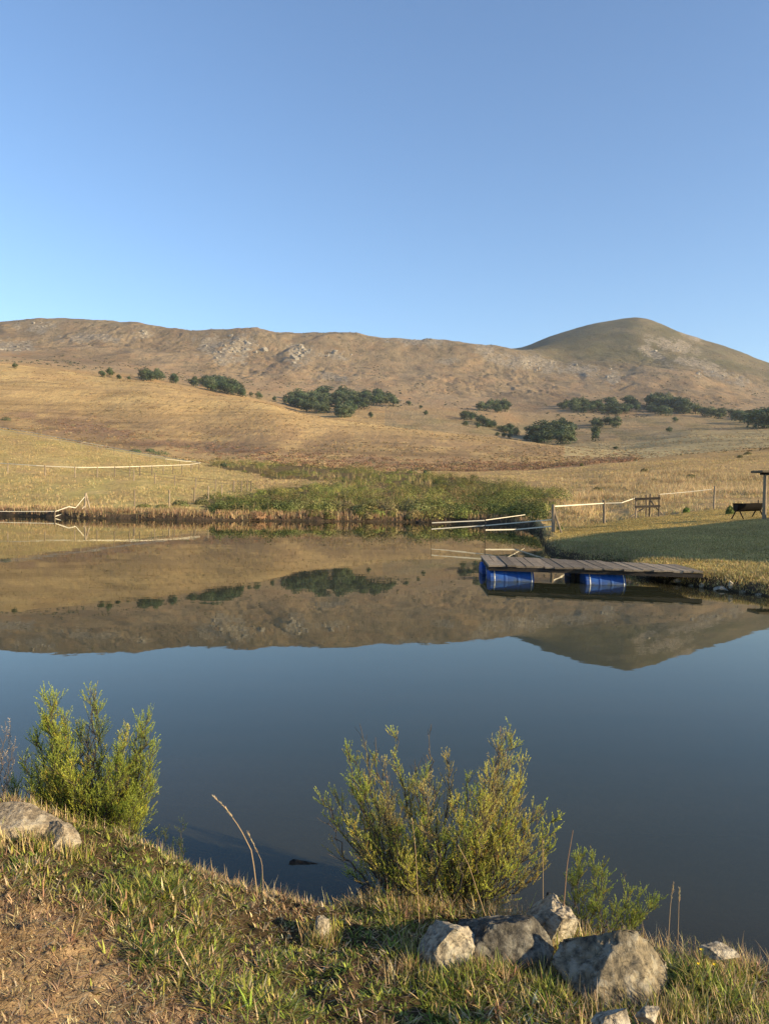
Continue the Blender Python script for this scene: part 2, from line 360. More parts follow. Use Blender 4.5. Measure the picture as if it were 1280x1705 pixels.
# rocks on the mountain (mask attribute x noise)
rk = attr(n, 'rock', True); rn = noise(n, scaled(n, P, (.10, .05, .09)), 1, 6, .75)
rf = mathn(n, 'MULTIPLY', ramp(n, mathn(n, 'ADD', rn, mathn(n, 'MULTIPLY', rk, .22)), [(.58, 0.0), (.67, .92)]), ramp(n, rk, [(.05, 0.0), (.3, 1.0)]))
rc = ramp(n, noise(n, scaled(n, P, (.2, .1, .2)), 1, 4, .7), [(.35, (.12, .095, .065)), (.62, (.33, .28, .21))])
c = mixc(n, rf, c, rc)
st_ = noise(n, scaled(n, P, (.016, .006, .42)), 1.0, 6, .72); c = mixc(n, mathn(n, 'MULTIPLY', band(140, 260), mathn(n, 'SUBTRACT', 1.0, band(650, 1000))), c, mixc(n, 1.0, c, ramp(n, st_, [(.32, .68), (.5, 1.0), (.68, 1.2)]), 'MULTIPLY'))
hh = mixc(n, band(6, 14), nf, nm); hh = mixc(n, band(110, 330), hh, mixc(n, .5, nh, nh3))
q = n.nodes.new('ShaderNodeMapRange'); q.inputs[1].default_value = 8; q.inputs[2].default_value = 900; q.inputs[3].default_value = .03; q.inputs[4].default_value = 7; n.links.new(yy, q.inputs[0])
p = pbr(n, out, c, .95, hh, .8, .02, .08); bn = [x for x in n.nodes if x.type == 'BUMP'][0]; n.links.new(q.outputs[0], bn.inputs['Distance'])
GROUND = m

# water
m, n, out = mat('pond_water'); P = geo(n)
b1 = noise(n, scaled(n, P, (1.0, 1.0, 1)), 2.2, 3, .5); b2 = noise(n, scaled(n, P, (.25, .5, 1)), 1.0, 3, .5)
bsum = mathn(n, 'ADD', mathn(n, 'MULTIPLY', b1, .25), b2)
bp = n.nodes.new('ShaderNodeBump'); bp.inputs['Strength'].default_value = .05; bp.inputs['Distance'].default_value = .035; n.links.new(bsum, bp.inputs['Height'])
fr = n.nodes.new('ShaderNodeFresnel'); fr.inputs[0].default_value = 1.333; n.links.new(bp.outputs[0], fr.inputs[1])
gl = n.nodes.new('ShaderNodeBsdfGlossy'); gl.inputs['Roughness'].default_value = .012; gl.inputs[0].default_value = (.98, .98, .93, 1); n.links.new(bp.outputs[0], gl.inputs['Normal'])
film = noise(n, rotvec(n, P, .5, (.28, .9, 1)), 1.1, 7, .7, 1.2)
bc = mixc(n, ramp(n, film, [(.40, 0.0), (.75, .55)]), (.019, .025, .014), (.036, .036, .019))
bc = mixc(n, mathn(n, 'POWER', 2.718, mathn(n, 'MULTIPLY', attr(n, 'depth', True), -2.4), True), bc, (.090, .078, .046))
df = n.nodes.new('ShaderNodeBsdfDiffuse'); n.links.new(bc, df.inputs[0])
tr = n.nodes.new('ShaderNodeBsdfTransparent'); tr.inputs[0].default_value = (.80, .66, .45, 1)
dep = attr(n, 'depth', True); ex = mathn(n, 'POWER', 2.718, mathn(n, 'MULTIPLY', dep, -2.6), True)
mx = n.nodes.new('ShaderNodeMixShader'); n.links.new(ex, mx.inputs[0]); n.links.new(df.outputs[0], mx.inputs[1]); n.links.new(tr.outputs[0], mx.inputs[2])
m2 = n.nodes.new('ShaderNodeMixShader'); n.links.new(fr.outputs[0], m2.inputs[0]); n.links.new(mx.outputs[0], m2.inputs[1]); n.links.new(gl.outputs[0], m2.inputs[2]); n.links.new(m2.outputs[0], out.inputs[0])
WATER = m
def m_rock(name, a, b, dark, lich=.5):
    m, n, out = mat(name); P = objc(n); f = noise(n, P, 9, 8, .7); g = noise(n, P, 38, 6, .75)
    c = ramp(n, f, [(.3, a), (.62, b)]); c = mixc(n, ramp(n, g, [(.36, .8), (.55, 0.0)]), c, dark)
    v = n.nodes.new('ShaderNodeTexVoronoi'); v.inputs['Scale'].default_value = 13; n.links.new(P, v.inputs[0])
    q = n.nodes.new('ShaderNodeMath'); q.operation = 'LESS_THAN'; vv = n.nodes.new('ShaderNodeTexVoronoi'); vv.feature = 'DISTANCE_TO_EDGE'; vv.inputs['Scale'].default_value = 7; wv = n.nodes.new('ShaderNodeVectorMath'); wv.operation = 'ADD'; nz_ = n.nodes.new('ShaderNodeTexNoise'); nz_.inputs['Scale'].default_value = 12; n.links.new(P, nz_.inputs['Vector']); sc_ = n.nodes.new('ShaderNodeVectorMath'); sc_.operation = 'SCALE'; sc_.inputs['Scale'].default_value = .12; n.links.new(nz_.outputs['Color'], sc_.inputs[0]); n.links.new(P, wv.inputs[0]); n.links.new(sc_.outputs[0], wv.inputs[1]); n.links.new(wv.outputs[0], vv.inputs[0]); crk = ramp(n, vv.outputs['Distance'], [(.0, 1.0), (.022, 0.0)])
    c = mixc(n, mathn(n, 'MULTIPLY', crk, .55), c, dark)
    c = mixc(n, mathn(n, 'MULTIPLY', ramp(n, noise(n, P, 17, 6, .7), [(.52, 0.0), (.6, 1.0)]), lich), c, (.42, .40, .33))
    pbr(n, out, c, .92, mathn(n, 'ADD', f, mathn(n, 'MULTIPLY', g, .6)), .9, .02, .15); return m
PALE = m_rock('pale_rock', (.24, .20, .145), (.50, .43, .32), (.05, .045, .04))
DARKR = m_rock('dark_rock', (.055, .05, .042), (.15, .135, .11), (.02, .02, .02), .25)
MIXR = m_rock('mixed_rock', (.11, .093, .066), (.31, .255, .17), (.03, .03, .028), .35)
WETR = m_rock('wet_rock', (.03, .022, .016), (.075, .052, .035), (.015, .012, .01), .05)
TANR = m_rock('tan_rock', (.20, .16, .11), (.40, .33, .235), (.06, .045, .035), .3)

# ------------------------------------------------------------------ terrain meshes
def grid_faces(nr, nc):
    i = np.arange(nr-1)[:, None]*nc+np.arange(nc-1)[None]; i = i.ravel(); return np.stack([i, i+1, i+nc+1, i+nc], 1)
def pxpoly(px, py, poly, soft=None):
    """inside test for a patch of ground"""
    x = np.asarray(px); y = np.asarray(py); ins = np.zeros(x.shape, bool); n_ = len(poly)
    for i in range(n_):
        x1, y1 = poly[i]; x2, y2 = poly[(i+1) % n_]
        if y1 == y2: continue
        c_ = ((y1 > y) != (y2 > y)) & (x < (x2-x1)*(y-y1)/(y2-y1)+x1); ins ^= c_
    return ins
def blob(px, py, cx, cy, rx, ry, ang=0, nz=0):
    a = R(ang); dx = px-cx; dy = py-cy; ux = dx*math.cos(a)+dy*math.sin(a); uy = -dx*math.sin(a)+dy*math.cos(a)
    return np.clip(1.4-np.sqrt((ux/rx)**2+(uy/ry)**2)+nz, 0, 1)
GREEN_POLY = [(350, 846), (352, 830), (380, 825), (430, 820), (470, 812), (520, 807), (570, 804), (520, 799), (450, 797), (420, 788), (365, 780), (350, 769), (430, 771), (560, 779), (700, 789), (800, 798), (880, 811), (935, 827), (948, 838), (915, 851), (870, 860), (820, 864), (600, 865), (430, 863)]
def albedo(X, Y, Z):
    px, py = proj(X, Y, Z); n1 = fbm(X/30, Y/60, seed=50); n2 = fbm(X/5, Y/9, seed=51); n3 = fbm(X/200, Y/400, seed=52); nn = fbm(px/40, py/9, seed=53, oct=5)
    dry = np.array([.40, .272, .125]); gold = np.array([.46, .325, .145]); brown = np.array([.235, .155, .085]); red = np.array([.26, .165, .10])
    grn = np.array([.10, .125, .040]); ygr = np.array([.36, .30, .105]); lawn = np.array([.41, .285, .095])
    c = dry[None]*(1+.18*n1[:, None])
    def mx(c, col, t): t = np.clip(t, 0, 1)[:, None]; return c*(1-t)+np.asarray(col)[None]*t
    # mountain
    mt = sstep(820, 1150, Y); c = mx(c, (.255, .19, .115), mt); c = mx(c, (.32, .23, .135), mt*sstep(1500, 1180, Y)*.75); c = mx(c, (.20, .16, .10), mt*sstep(1450, 1750, Y)*.7); c = mx(c, (.105, .095, .048), mt*sstep(850, 920, px)*sstep(1500, 1780, Y)*np.clip(.85+.6*nn, .35, 1)); c = mx(c, (.075, .07, .036), mt*sstep(860, 900, px)*sstep(1760, 1850, Y)*sstep(1010, 960, px+30*nn)*.8)  # last mix paints the shade on the cone's left flank
    c = mx(c, (.17, .125, .075), mt*sstep(.05, .5, n3+.6*nn)*.6)
    # basin, upper hill streaks
    c = mx(c, gold, sstep(330, 420, Y)*sstep(760, 560, Y)*sstep(-.2, .4, nn)*.8*(px < 1000))
    c = mx(c, brown, sstep(210, 260, Y)*sstep(400, 300, Y)*sstep(-.25, .35, nn+.25)*.75*(px < 1000))
    c = mx(c, (.26, .20, .115), sstep(420, 560, Y)*sstep(1000, 860, Y)*(px > 640)*.8)
    c = mx(c, (.34, .27, .14), (px > 940)*sstep(220, 300, Y)*sstep(620, 500, Y))
    c = mx(c, (.20, .165, .08), (px > 640)*sstep(500, 620, Y)*sstep(950, 860, Y)*sstep(-.1, .4, nn)*.7)
    # red-brown scrub band at the foot of the hill
    foot = np.interp(px, [-400, 0, 100, 200, 330, 450, 560, 700, 860, 960, 1040, 1100], [660, 685, 700, 722, 745, 757, 766, 774, 780, 774, 764, 760]); bw = np.interp(px, [-200, 100, 400, 700, 900, 1040, 1060], [4, 20, 14, 14, 14, 8, 0])
    c = mx(c, red, (Y > 150)*(Y < 420)*np.clip(.75-np.abs(py-foot)/(bw+.1)+1.6*nn, 0, 1)*.75)
    # near left meadow: yellow-green grass
    c = mx(c, ygr, (px < 420)*(Y > 44)*(Y < 215)*np.clip(.55+.8*nn+(Y < 80)*.1, 0, .85))
    c = mx(c, (.50, .37, .165), (px < 420)*(Y > 70)*(Y < 215)*np.clip(.15+1.4*n2+nn, 0, .6))
    # shrub carpet: ground darkened to read as shaded gaps between the clumps
    g = pxpoly(px+30*n2, py+8*nn, GREEN_POLY)*(Y > 40)*(Y < 230); c = mx(c, (.10, .075, .035), g*.9)
    # lawn
    u = X/Y; shy = np.interp(u, UG, shY); ly = np.interp(u, UG, L2y); lw = (px > 895)*sstep(27, 24, shy)*sstep(ly+1.0, ly-1.5, Y)*(Y < 60); c = mx(c, lawn*(1), lw*.95)
    c = mx(c, (.31, .235, .075), lw*sstep(-.1, .3, fbm(X/3, Y/3, seed=60)+.5*sstep(.42, .30, u))*.6)
    c = mx(c, (.37, .30, .12), lw*sstep(19.5, 17.5, Y)*(px > 1080)*.8)  # sunlit strip by the bank, brightened in the colour
    # earth at the water's edge
    e = np.maximum(sstep(1.0, .3, Y-shy), sstep(.20, .10, Z))*(Y < 120); c = mx(c, (.075, .052, .034), e*(Y > 8))
    c = mx(c, (.05, .042, .028), (Z < .02)*(Y > 8)*(Y < 120))
    return np.clip(c, .01, .9)
def rockmask(X, Y, Z):
    px, py = proj(X, Y, Z); nz = fbm(px/14, py/10, seed=70, oct=4)*1.0; r = 0*px
    for a in [(395, 580, 40, 22, -15), (350, 575, 22, 16, 0), (375, 600, 18, 8, 0), (495, 588, 24, 16, 20), (560, 592, 26, 9, 5), (690, 567, 52, 7, 3), (20, 577, 34, 11, 0), (60, 545, 30, 9, 0), (240, 557, 16, 7, 0),
              (150, 562, 50, 7, 0), (890, 605, 55, 10, 12), (960, 615, 45, 9, 10), (1020, 630, 14, 16, 0), (1120, 575, 40, 10, 15), (1180, 615, 60, 10, 20), (1090, 590, 26, 8, 30), (805, 580, 22, 9, 0), (830, 600, 30, 9, 10), (550, 628, 26, 8, 0), (740, 600, 20, 6, 0), (1150, 560, 22, 6, 30)]:
        r = np.maximum(r, blob(px, py, a[0], a[1], a[2], a[3], a[4], nz))
    return r*sstep(1050, 1250, Y)
us = np.concatenate([np.linspace(-1.7, -.64, 120)[:-1], np.linspace(-.64, .64, 1000), np.linspace(.64, 1.9, 140)[1:]])
ys = np.concatenate([np.exp(np.linspace(math.log(5.5), math.log(13), 16))[:-1], np.exp(np.linspace(math.log(13), math.log(60), 260))[:-1], np.exp(np.linspace(math.log(60), math.log(1000), 260))[:-1], np.linspace(1000, 2500, 330)[:-1], np.linspace(2500, 3200, 12)])
UU, YY = np.meshgrid(us, ys); X = (UU*YY).ravel(); Y = YY.ravel(); Z = far_z(X, Y)
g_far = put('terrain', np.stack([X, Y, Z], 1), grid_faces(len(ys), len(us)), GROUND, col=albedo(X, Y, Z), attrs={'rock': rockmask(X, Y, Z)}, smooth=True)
struct(g_far, 'dry golden grassland hills rising behind the pond'); g_far.name = 'hills'
xs = np.concatenate([np.linspace(-12, -2.6, 50)[:-1], np.linspace(-2.6, 2.6, 330), np.linspace(2.6, 12, 50)[1:]])
yf = np.concatenate([np.linspace(-8, 1.2, 50)[:-1], np.linspace(1.2, 4.4, 230), np.linspace(4.4, 6.2, 20)[1:]])
XX, YY = np.meshgrid(xs, yf); X = XX.ravel(); Y = YY.ravel(); Z = fg_z(X, Y)
yb_ = np.interp(X, XB, YB)
def dirtm(X, Y):
    """bare trampled earth towards the viewer's left"""
    ed = np.interp(X, [-6, -1.3, -1.0, -.7, -.35, 0, .5, 1.5], [2.75, 2.72, 2.66, 2.52, 2.36, 2.22, 2.05, 1.8]); return sstep(.16, -.16, Y-ed+.16*fbm(X*4, Y*4, seed=80, oct=4))
dm = dirtm(X, Y)[:, None]; sn = fbm(X*7, Y*7, seed=81)[:, None]
cf = np.array([[.075, .052, .028]])*(1-dm)+np.array([[.28, .195, .11]])*(1+.5*sn)*dm
wet = sstep(.08, .0, Z)[:, None]; cf = cf*(1-wet)+np.array([[.16, .105, .06]])*wet
g_fg = put('bank', np.stack([X, Y, Z], 1), grid_faces(len(yf), len(xs)), GROUND, col=cf, attrs={'rock': X*0}, smooth=True)
struct(g_fg, 'near bank of bare earth and grass'); g_fg.name = 'ground'
# water surface
wy = np.concatenate([np.linspace(.6, 2.7, 4)[:-1], np.linspace(2.7, 4.6, 100)[:-1], np.exp(np.linspace(math.log(4.6), math.log(14), 30))[:-1], np.exp(np.linspace(math.log(14), math.log(75), 120))])
wu = np.linspace(-1.8, 1.8, 420); UU, YY = np.meshgrid(wu, wy); X = (UU*np.maximum(YY, 2.2)).ravel(); Y = YY.ravel(); D = -ground(X, Y)
wo = put('water', np.stack([X, Y, 0*X], 1), grid_faces(len(wy), len(wu)), WATER, attrs={'depth': np.clip(D, 0, 3)}, smooth=True); struct(wo, 'still pond mirroring the hills and sky')

# ------------------------------------------------------------------ vegetation generators
def blades(P, h, wd, lean, az, col, bend=.5, tipw=.12, coltip=None):
    """P base points (n,3); h, wd, lean, az, arrays; returns V, F, C of tapered bent blades"""
    n_ = len(P); h = np.broadcast_to(h, n_); wd = np.broadcast_to(wd, n_)
    dx = np.cos(az); dy = np.sin(az); ox = -dy; oy = dx
    V = np.empty((n_, 6, 3)); lv = [(0, 0, 1.0), (.55, .35, .8), (1.0, 1.0, tipw)]
    for k, (t, b, ww) in enumerate(lv):
        out = h*(np.sin(lean)*t+bend*np.sin(lean)*(b-t)*.5); up = h*(np.cos(lean)*t*(1-.15*bend*t))
        cx = P[:, 0]+dx*out; cy = P[:, 1]+dy*out; cz = P[:, 2]+up
        for s, j in ((-1, 0), (1, 1)):
            V[:, 2*k+j, 0] = cx+s*ox*wd*ww/2; V[:, 2*k+j, 1] = cy+s*oy*wd*ww/2; V[:, 2*k+j, 2] = cz
    b = np.arange(n_)[:, None]*6; Fq = np.concatenate([b+np.array([[0, 1, 3, 2]]), b+np.array([[2, 3, 5, 4]])], 0)
    Cc = np.repeat(col, 6, 0)
    if coltip is not None:
        Cc = Cc.reshape(n_, 6, 3); Cc[:, 4:] = Cc[:, 4:]*.4+coltip[:, None]*.6; Cc = Cc.reshape(-1, 3)
    return V.reshape(-1, 3), Fq, Cc
class Acc:
    def __init__(s): s.V = []; s.F = []; s.C = []; s.n = 0
    def add(s, V, Fq, Cc): s.V.append(V); s.F.append(Fq+s.n); s.C.append(Cc); s.n += len(V)
    def build(s, name, m, parent=None, loc=None): return put(name, np.concatenate(s.V), np.concatenate(s.F), m, parent, loc, np.concatenate(s.C))
def palette(n_, cols, wts, var=.2):
    c = np.array(cols)[rng.choice(len(cols), n_, p=np.array(wts)/sum(wts))]; return np.clip(c*(1+var*rng.standard_normal((n_, 1)))*(1+.06*rng.standard_normal((n_, 3))), .01, .9)
STRAW = (.58, .44, .23); STRAW2 = (.42, .29, .15); PALEST = (.70, .58, .36); GRN = (.20, .25, .042); GRN2 = (.36, .38, .07); DGR = (.085, .125, .03); OLV = (.28, .25, .08); BRN = (.16, .10, .055)

# foreground rocks come first so the grass leaves them free
ROCKS = []
def ico(sub):
    import bmesh
    b = bmesh.new(); bmesh.ops.create_icosphere(b, subdivisions=sub, radius=1); v = np.array([q.co[:] for q in b.verts]); f = [[q.index for q in g.verts] for g in b.faces]; b.free(); return v, np.array(f)
IC5 = ico(6); IC3 = ico(4); IC2 = ico(3)
def rock_mesh(size, seed, ic=IC5, facet=.35, rough=.12, planes=15):
    v, f = ic; r_ = np.random.default_rng(seed); p = v.copy()
    pl = r_.standard_normal((planes, 3)); pl /= np.linalg.norm(pl, axis=1)[:, None]; d = r_.uniform(.42, .80, planes)
    p = p*(1+.22*fbm(v[:, 0]*1.3+seed, v[:, 1]*1.3, v[:, 2]*1.3, oct=3, seed=seed)[:, None])
    for q, e in zip(pl, d):
        t = p@q-e; p = p-np.clip(t, 0, None)[:, None]*q[None]*(.985)
    nz = fbm(v[:, 0]*3.1, v[:, 1]*3.1, v[:, 2]*3.1, oct=5, seed=seed+9, gain=.58); rid = np.abs(fbm(v[:, 0]*6, v[:, 1]*6, v[:, 2]*9, oct=4, seed=seed+19))
    pit = sstep(.25, .6, fbm(v[:, 0]*4.2+7, v[:, 1]*4.2, v[:, 2]*5.5, oct=2, seed=seed+33)); p = p*(1+rough*nz-rough*.9*rid-rough*.8*pit)[:, None]
    return p*np.array(size)[None], f
def rock(px, py, Y, size, rot, seed, m, label, name='rock', sink=0, group=None, z=None, top=None, ic=IC5, rough=.09, planes=18):
    c = unp(px, py if top is None else top, Y)
    if z is not None: c[2] = z
    if top is not None:
        g_ = float(fg_z(c[0], Y)); zt = unp(px, top, Y)[2]; size = (size[0], size[1], max(.02, (zt-g_)/1.02)); c[2] = g_+.12*size[2]
    p, f = rock_mesh(size, seed, ic, rough=rough, planes=planes); E = np.array(Euler([R(a) for a in rot]).to_matrix()); p = p@E.T
    o = put(name, p, f, m, loc=tuple(c), smooth=True); tag(o, label, 'rock', group); ROCKS.append((c[0], c[1], c[2], size[0], size[1], R(rot[2]))); return o
rock(740, 0, 2.8, (0.155, 0.13, .1), (0, 6, -20), 3, PALE, 'small pale lumpy rock at the left end of the near rock cluster', top=1521)
rock(834, 0, 2.86, (0.215, 0.16, .1), (0, 12, -10), 14, DARKR, 'dark blackish angular rock between the pale rocks on the bank', top=1499)
rock(908, 0, 3.04, (0.165, 0.13, .1), (0, 10, -15), 23, PALE, 'pale grey boulder behind the dark rock, nearest the small shrub', top=1490)
rock(1030, 0, 2.68, (0.295, 0.18, .1), (0, 4, -10), 41, MIXR, 'largest boulder of the near bank, dark left side and sunlit tan right face', top=1555)
rock(536, 0, 2.92, (0.055, 0.05, .1), (0, -10, 30), 44, PALE, 'small pale pointed stone alone in the grass of the near bank', top=1517)
rock(26, 0, 3.10, (0.20, 0.12, .1), (0, 5, 6), 53, TANR, 'long tan rock in the grass under the left bush', top=1341)
rock(100, 0, 3.10, (0.13, 0.09, .1), (0, 10, 5), 60, TANR, 'low tan rock half sunk in grass right of the long tan rock', top=1359)
rock(1200, 1586, 2.85, (.085, .07, .030), (0, 6, -20), 66, PALE, 'flat pale rock at the water edge near the right frame edge')
rock(1022, 1704, 2.20, (.10, .08, .045), (0, 0, 10), 71, PALE, 'pale rock cut by the bottom edge of the picture below the largest boulder')
rock(1082, 1692, 2.26, (.045, .04, .035), (0, 0, 40), 75, PALE, 'little pale stone right of the rock at the bottom edge')
rock(612, 1487, 3.45, (.06, .05, .04), (0, 0, 0), 79, DARKR, 'small dark stone at the waterline left of the middle bush')
rock(925, 1502, 3.22, (.05, .04, .04), (0, 0, 0), 81, DARKR, 'small dark stone behind the pale boulder by the small shrub')
def wrock(px, py, size, seed, label, zc, rz=0):
    u, s = ray(px, py); Y = (zc-H)/s; return rock(px, py, float(Y), size, (0, 0, rz), seed, WETR, label, z=zc, ic=IC3, rough=.12)
wrock(500, 1450, (.17, .12, .07), 83, 'dark wet rock just breaking the water off the near bank', -.045, -12)
wrock(385, 1410, (.16, .12, .06), 85, 'dark sunken rock under the water left of the wet rock', -.085, 10)
wrock(255, 1392, (.13, .10, .05), 87, 'dark rock at the waterline below the left bush', -.055, 0)
wrock(570, 1440, (.14, .10, .075), 89, 'dark wet rock at the waterline in the shade of the middle bush', -.045, 20)
wrock(330, 1425, (.10, .08, .05), 91, 'small dark sunken rock close under the grassy bank', -.05, 0)

# foreground grass ---------------------------------------------------------
def fpos(n_, x0, x1, y0, y1):
    return rng.uniform(x0, x1, n_), rng.uniform(y0, y1, n_)
def offrock(X, Y):
    k = np.ones(len(X), bool)
    for (rx, ry, rz, a, b, th) in ROCKS:
        if rz > 2: continue
        dx = X-rx; dy = Y-ry; c_, s_ = math.cos(th), math.sin(th); ux = (dx*c_+dy*s_)/(a*.66); uy = (-dx*s_+dy*c_)/(b*.66); k &= (ux*ux+uy*uy) > 1
    return k
gr = Acc()
# leafy green mat
nt_ = 25000; TX, TY = fpos(nt_, -2.5, 2.3, 1.75, 3.7); TZ = fg_z(TX, TY); d = dirtm(TX, TY); yb_ = np.interp(TX, XB, YB); cl = fbm(TX*2.6, TY*2.6, seed=90, oct=3)
k = (TZ > .015) & (TY < yb_+.2) & (rng.random(nt_) > d*.985) & (rng.random(nt_) < .62+.8*sstep(-.25, .25, cl)) & offrock(TX, TY); TX, TY, TZ, cl, yb_ = TX[k], TY[k], TZ[k], cl[k], yb_[k]; nt_ = len(TX)
kk = np.repeat(np.arange(nt_), 15); n_ = len(kk); az = rng.uniform(0, 6.283, n_); rad_ = np.abs(rng.normal(0, .016, n_)); X = TX[kk]+np.cos(az)*rad_; Y = TY[kk]+np.sin(az)*rad_; Z = fg_z(X, Y)
edge = sstep(.42, .0, yb_-TY); leaf = rng.random(nt_); tsz = rng.uniform(.45, 1.5, nt_)*(.6+.8*sstep(-.3, .4, cl))
tc_ = palette(nt_, [GRN, GRN2, DGR, OLV], [4, 3, 1.8, 1.6], .16)[kk]; cs = palette(n_, [STRAW, STRAW2, PALEST, BRN, (.32, .19, .11)], [3, 2.6, 1.1, 2.0, 1.8], .25)
pst = np.clip(.14+.50*edge+1.2*fbm(TX*1.9, TY*1.9, seed=93)+.25*(leaf > .75), .05, .93)[kk]; c = np.where((rng.random(n_) < pst)[:, None], cs, tc_*(1+.18*rng.standard_normal((n_, 1))))
gr.add(*blades(np.stack([X, Y, Z-.006], 1), rng.uniform(.018, .052, n_)*tsz[kk]*(1+.35*edge[kk]), rng.uniform(.0032, .0078, n_)*(.7+.7*leaf[kk]**2), np.clip(.72+rad_*30+rng.normal(0, .32, n_), .05, 1.55), az+rng.normal(0, .5, n_), np.clip(c, .01, .9), bend=1.0, tipw=.15))
print('blades', gr.n//6); go = gr.build('grass', GRASS); tag(go, 'short green and straw grass matting the near bank', 'grass', kind='stuff')
# thatch and straw bits on the earth
tb = Acc(); n_ = 95000; X, Y = fpos(n_, -2.4, 2.2, 1.6, 3.7); Z = fg_z(X, Y); d = dirtm(X, Y); k = (Z > .01) & (rng.random(n_) < .35+.6*d) & offrock(X, Y); X, Y, Z = X[k], Y[k], Z[k]; n_ = len(X)
tb.add(*blades(np.stack([X, Y, Z+.001], 1), rng.uniform(.012, .05, n_), rng.uniform(.002, .005, n_), rng.uniform(.95, 1.6, n_), rng.uniform(0, 6.283, n_), palette(n_, [STRAW, STRAW2, PALEST, BRN, (.34, .22, .13)], [2.4, 3, 1.0, 2.2, 3], .25), bend=.3))
nt_ = 5200; TX, TY = fpos(nt_, -2.4, 2.0, 1.6, 3.1); k = (dirtm(TX, TY) > .04) & (fbm(TX*3.5, TY*3.5, seed=201) > -.22) & offrock(TX, TY); TX, TY = TX[k], TY[k]; nt_ = len(TX)
kk = np.repeat(np.arange(nt_), 13); n_ = len(kk); az = rng.uniform(0, 6.283, n_); rad_ = np.abs(rng.normal(0, .014, n_)); X = TX[kk]+np.cos(az)*rad_; Y = TY[kk]+np.sin(az)*rad_; Z = fg_z(X, Y)
tb.add(*blades(np.stack([X, Y, Z-.004], 1), rng.uniform(.012, .042, n_)*rng.uniform(.6, 1.3, nt_)[kk], rng.uniform(.002, .0052, n_), np.clip(.65+rad_*25+rng.normal(0, .3, n_), .1, 1.55), az+rng.normal(0, .6, n_), np.clip(palette(nt_, [STRAW, STRAW2, BRN, OLV, (.33, .2, .12)], [2, 3, 1.6, .4, 2], .15)[kk]*(1+.2*rng.standard_normal((n_, 1))), .01, .9), bend=1.0))
to = tb.build('dead_thatch', GRASS); tag(to, 'dry broken stubble littering the bare earth', 'dead grass', kind='stuff')
# clods
cv, cf_ = IC2[0], IC2[1]; cv2, cf2 = ico(1); AV = []; AF = []; AC = []; nn_ = 0
X, Y = fpos(5200, -2.2, 2.0, 1.6, 3.1); Z = fg_z(X, Y); k = (dirtm(X, Y) > .35); X, Y, Z = X[k], Y[k], Z[k]
for x, y, z in zip(X, Y, Z):
    s_ = rng.uniform(.002, .006) if rng.random() < .85 else rng.uniform(.006, .013); v = cv2*(1+.3*rng.standard_normal((len(cv2), 1)))*np.array([s_, s_*rng.uniform(.7, 1.3), s_*.7])+np.array([x, y, z+s_*.25]); AV.append(v); AF.append(cf2+nn_); nn_ += len(v)
    AC.append(np.repeat(np.array([[.26, .18, .105]])*rng.uniform(.5, 1.35), len(v), 0))
o = put('earth_clods', np.concatenate(AV), np.concatenate(AF), GRASS, col=np.concatenate(AC)); tag(o, 'crumbs of dry earth on the bare patch of the near bank', 'earth clods', kind='stuff')
# longer dry tufts along the edge of the bank
lt = Acc()
def tuft(acc, x, y, n_, h, spread, cols, wts, wd=(.0014, .003), ln=(.05, .55), jit=.03):
    X = x+rng.normal(0, jit, n_); Y = y+rng.normal(0, jit, n_); Z = ground(X, Y); az = rng.uniform(0, 6.283, n_)
    acc.add(*blades(np.stack([X, Y, np.maximum(Z, 0)-.005], 1), h*rng.uniform(.45, 1.1, n_), rng.uniform(wd[0], wd[1], n_), rng.uniform(ln[0], ln[1], n_)*spread, az, palette(n_, cols, wts, .18), bend=.7))
for i in range(300):
    x = rng.uniform(-1.9, 1.9); y = np.interp(x, XB, YB)+rng.normal(-.03, .07)
    if ground(x, y)[0] < .0: continue
    dense = 1.0 if x > .05 else .6
    tuft(lt, x, y, int(rng.integers(14, 38)*dense), rng.uniform(.06, .14)*(1.1 if x > 0 else .75), 1.7, [STRAW, PALEST, STRAW2, OLV, GRN2], [3, 1.2, 2.4, .8, .5])
for i in range(150):
    u_ = rng.uniform(.05, 1.7); y = np.interp(u_, XB, YB)-rng.uniform(.05, .75); 
    if not offrock(np.array([u_]), np.array([y]))[0]: continue
    tuft(lt, u_, y, int(rng.integers(12, 30)), rng.uniform(.06, .12), 1.3, [STRAW, STRAW2, OLV, GRN2, PALEST], [2, 2, 1.6, 1.6, .7])
for (rx, ry, rz, a_, b_, th) in ROCKS[:12]:
    for i in range(int(10+70*a_)):
        q = rng.uniform(math.pi*.95, math.pi*2.05); ex = a_*.86*math.cos(q); ey = b_*.86*math.sin(q); x = rx+ex*math.cos(th)-ey*math.sin(th); y = ry+ex*math.sin(th)+ey*math.cos(th)-.02
        if ground(x, y)[0] < .01: continue
        tuft(lt, x, y, int(rng.integers(12, 26)), rng.uniform(.05, .10), 1.4, [STRAW, STRAW2, OLV, GRN2, GRN, BRN], [1.6, 2, 1.6, 1.6, 1.4, .8], wd=(.002, .0042), jit=.02)
lo = lt.build('dry_grass', GRASS); tag(lo, 'longer straw coloured grass fringing the edge of the near bank', 'dry grass', kind='stuff')
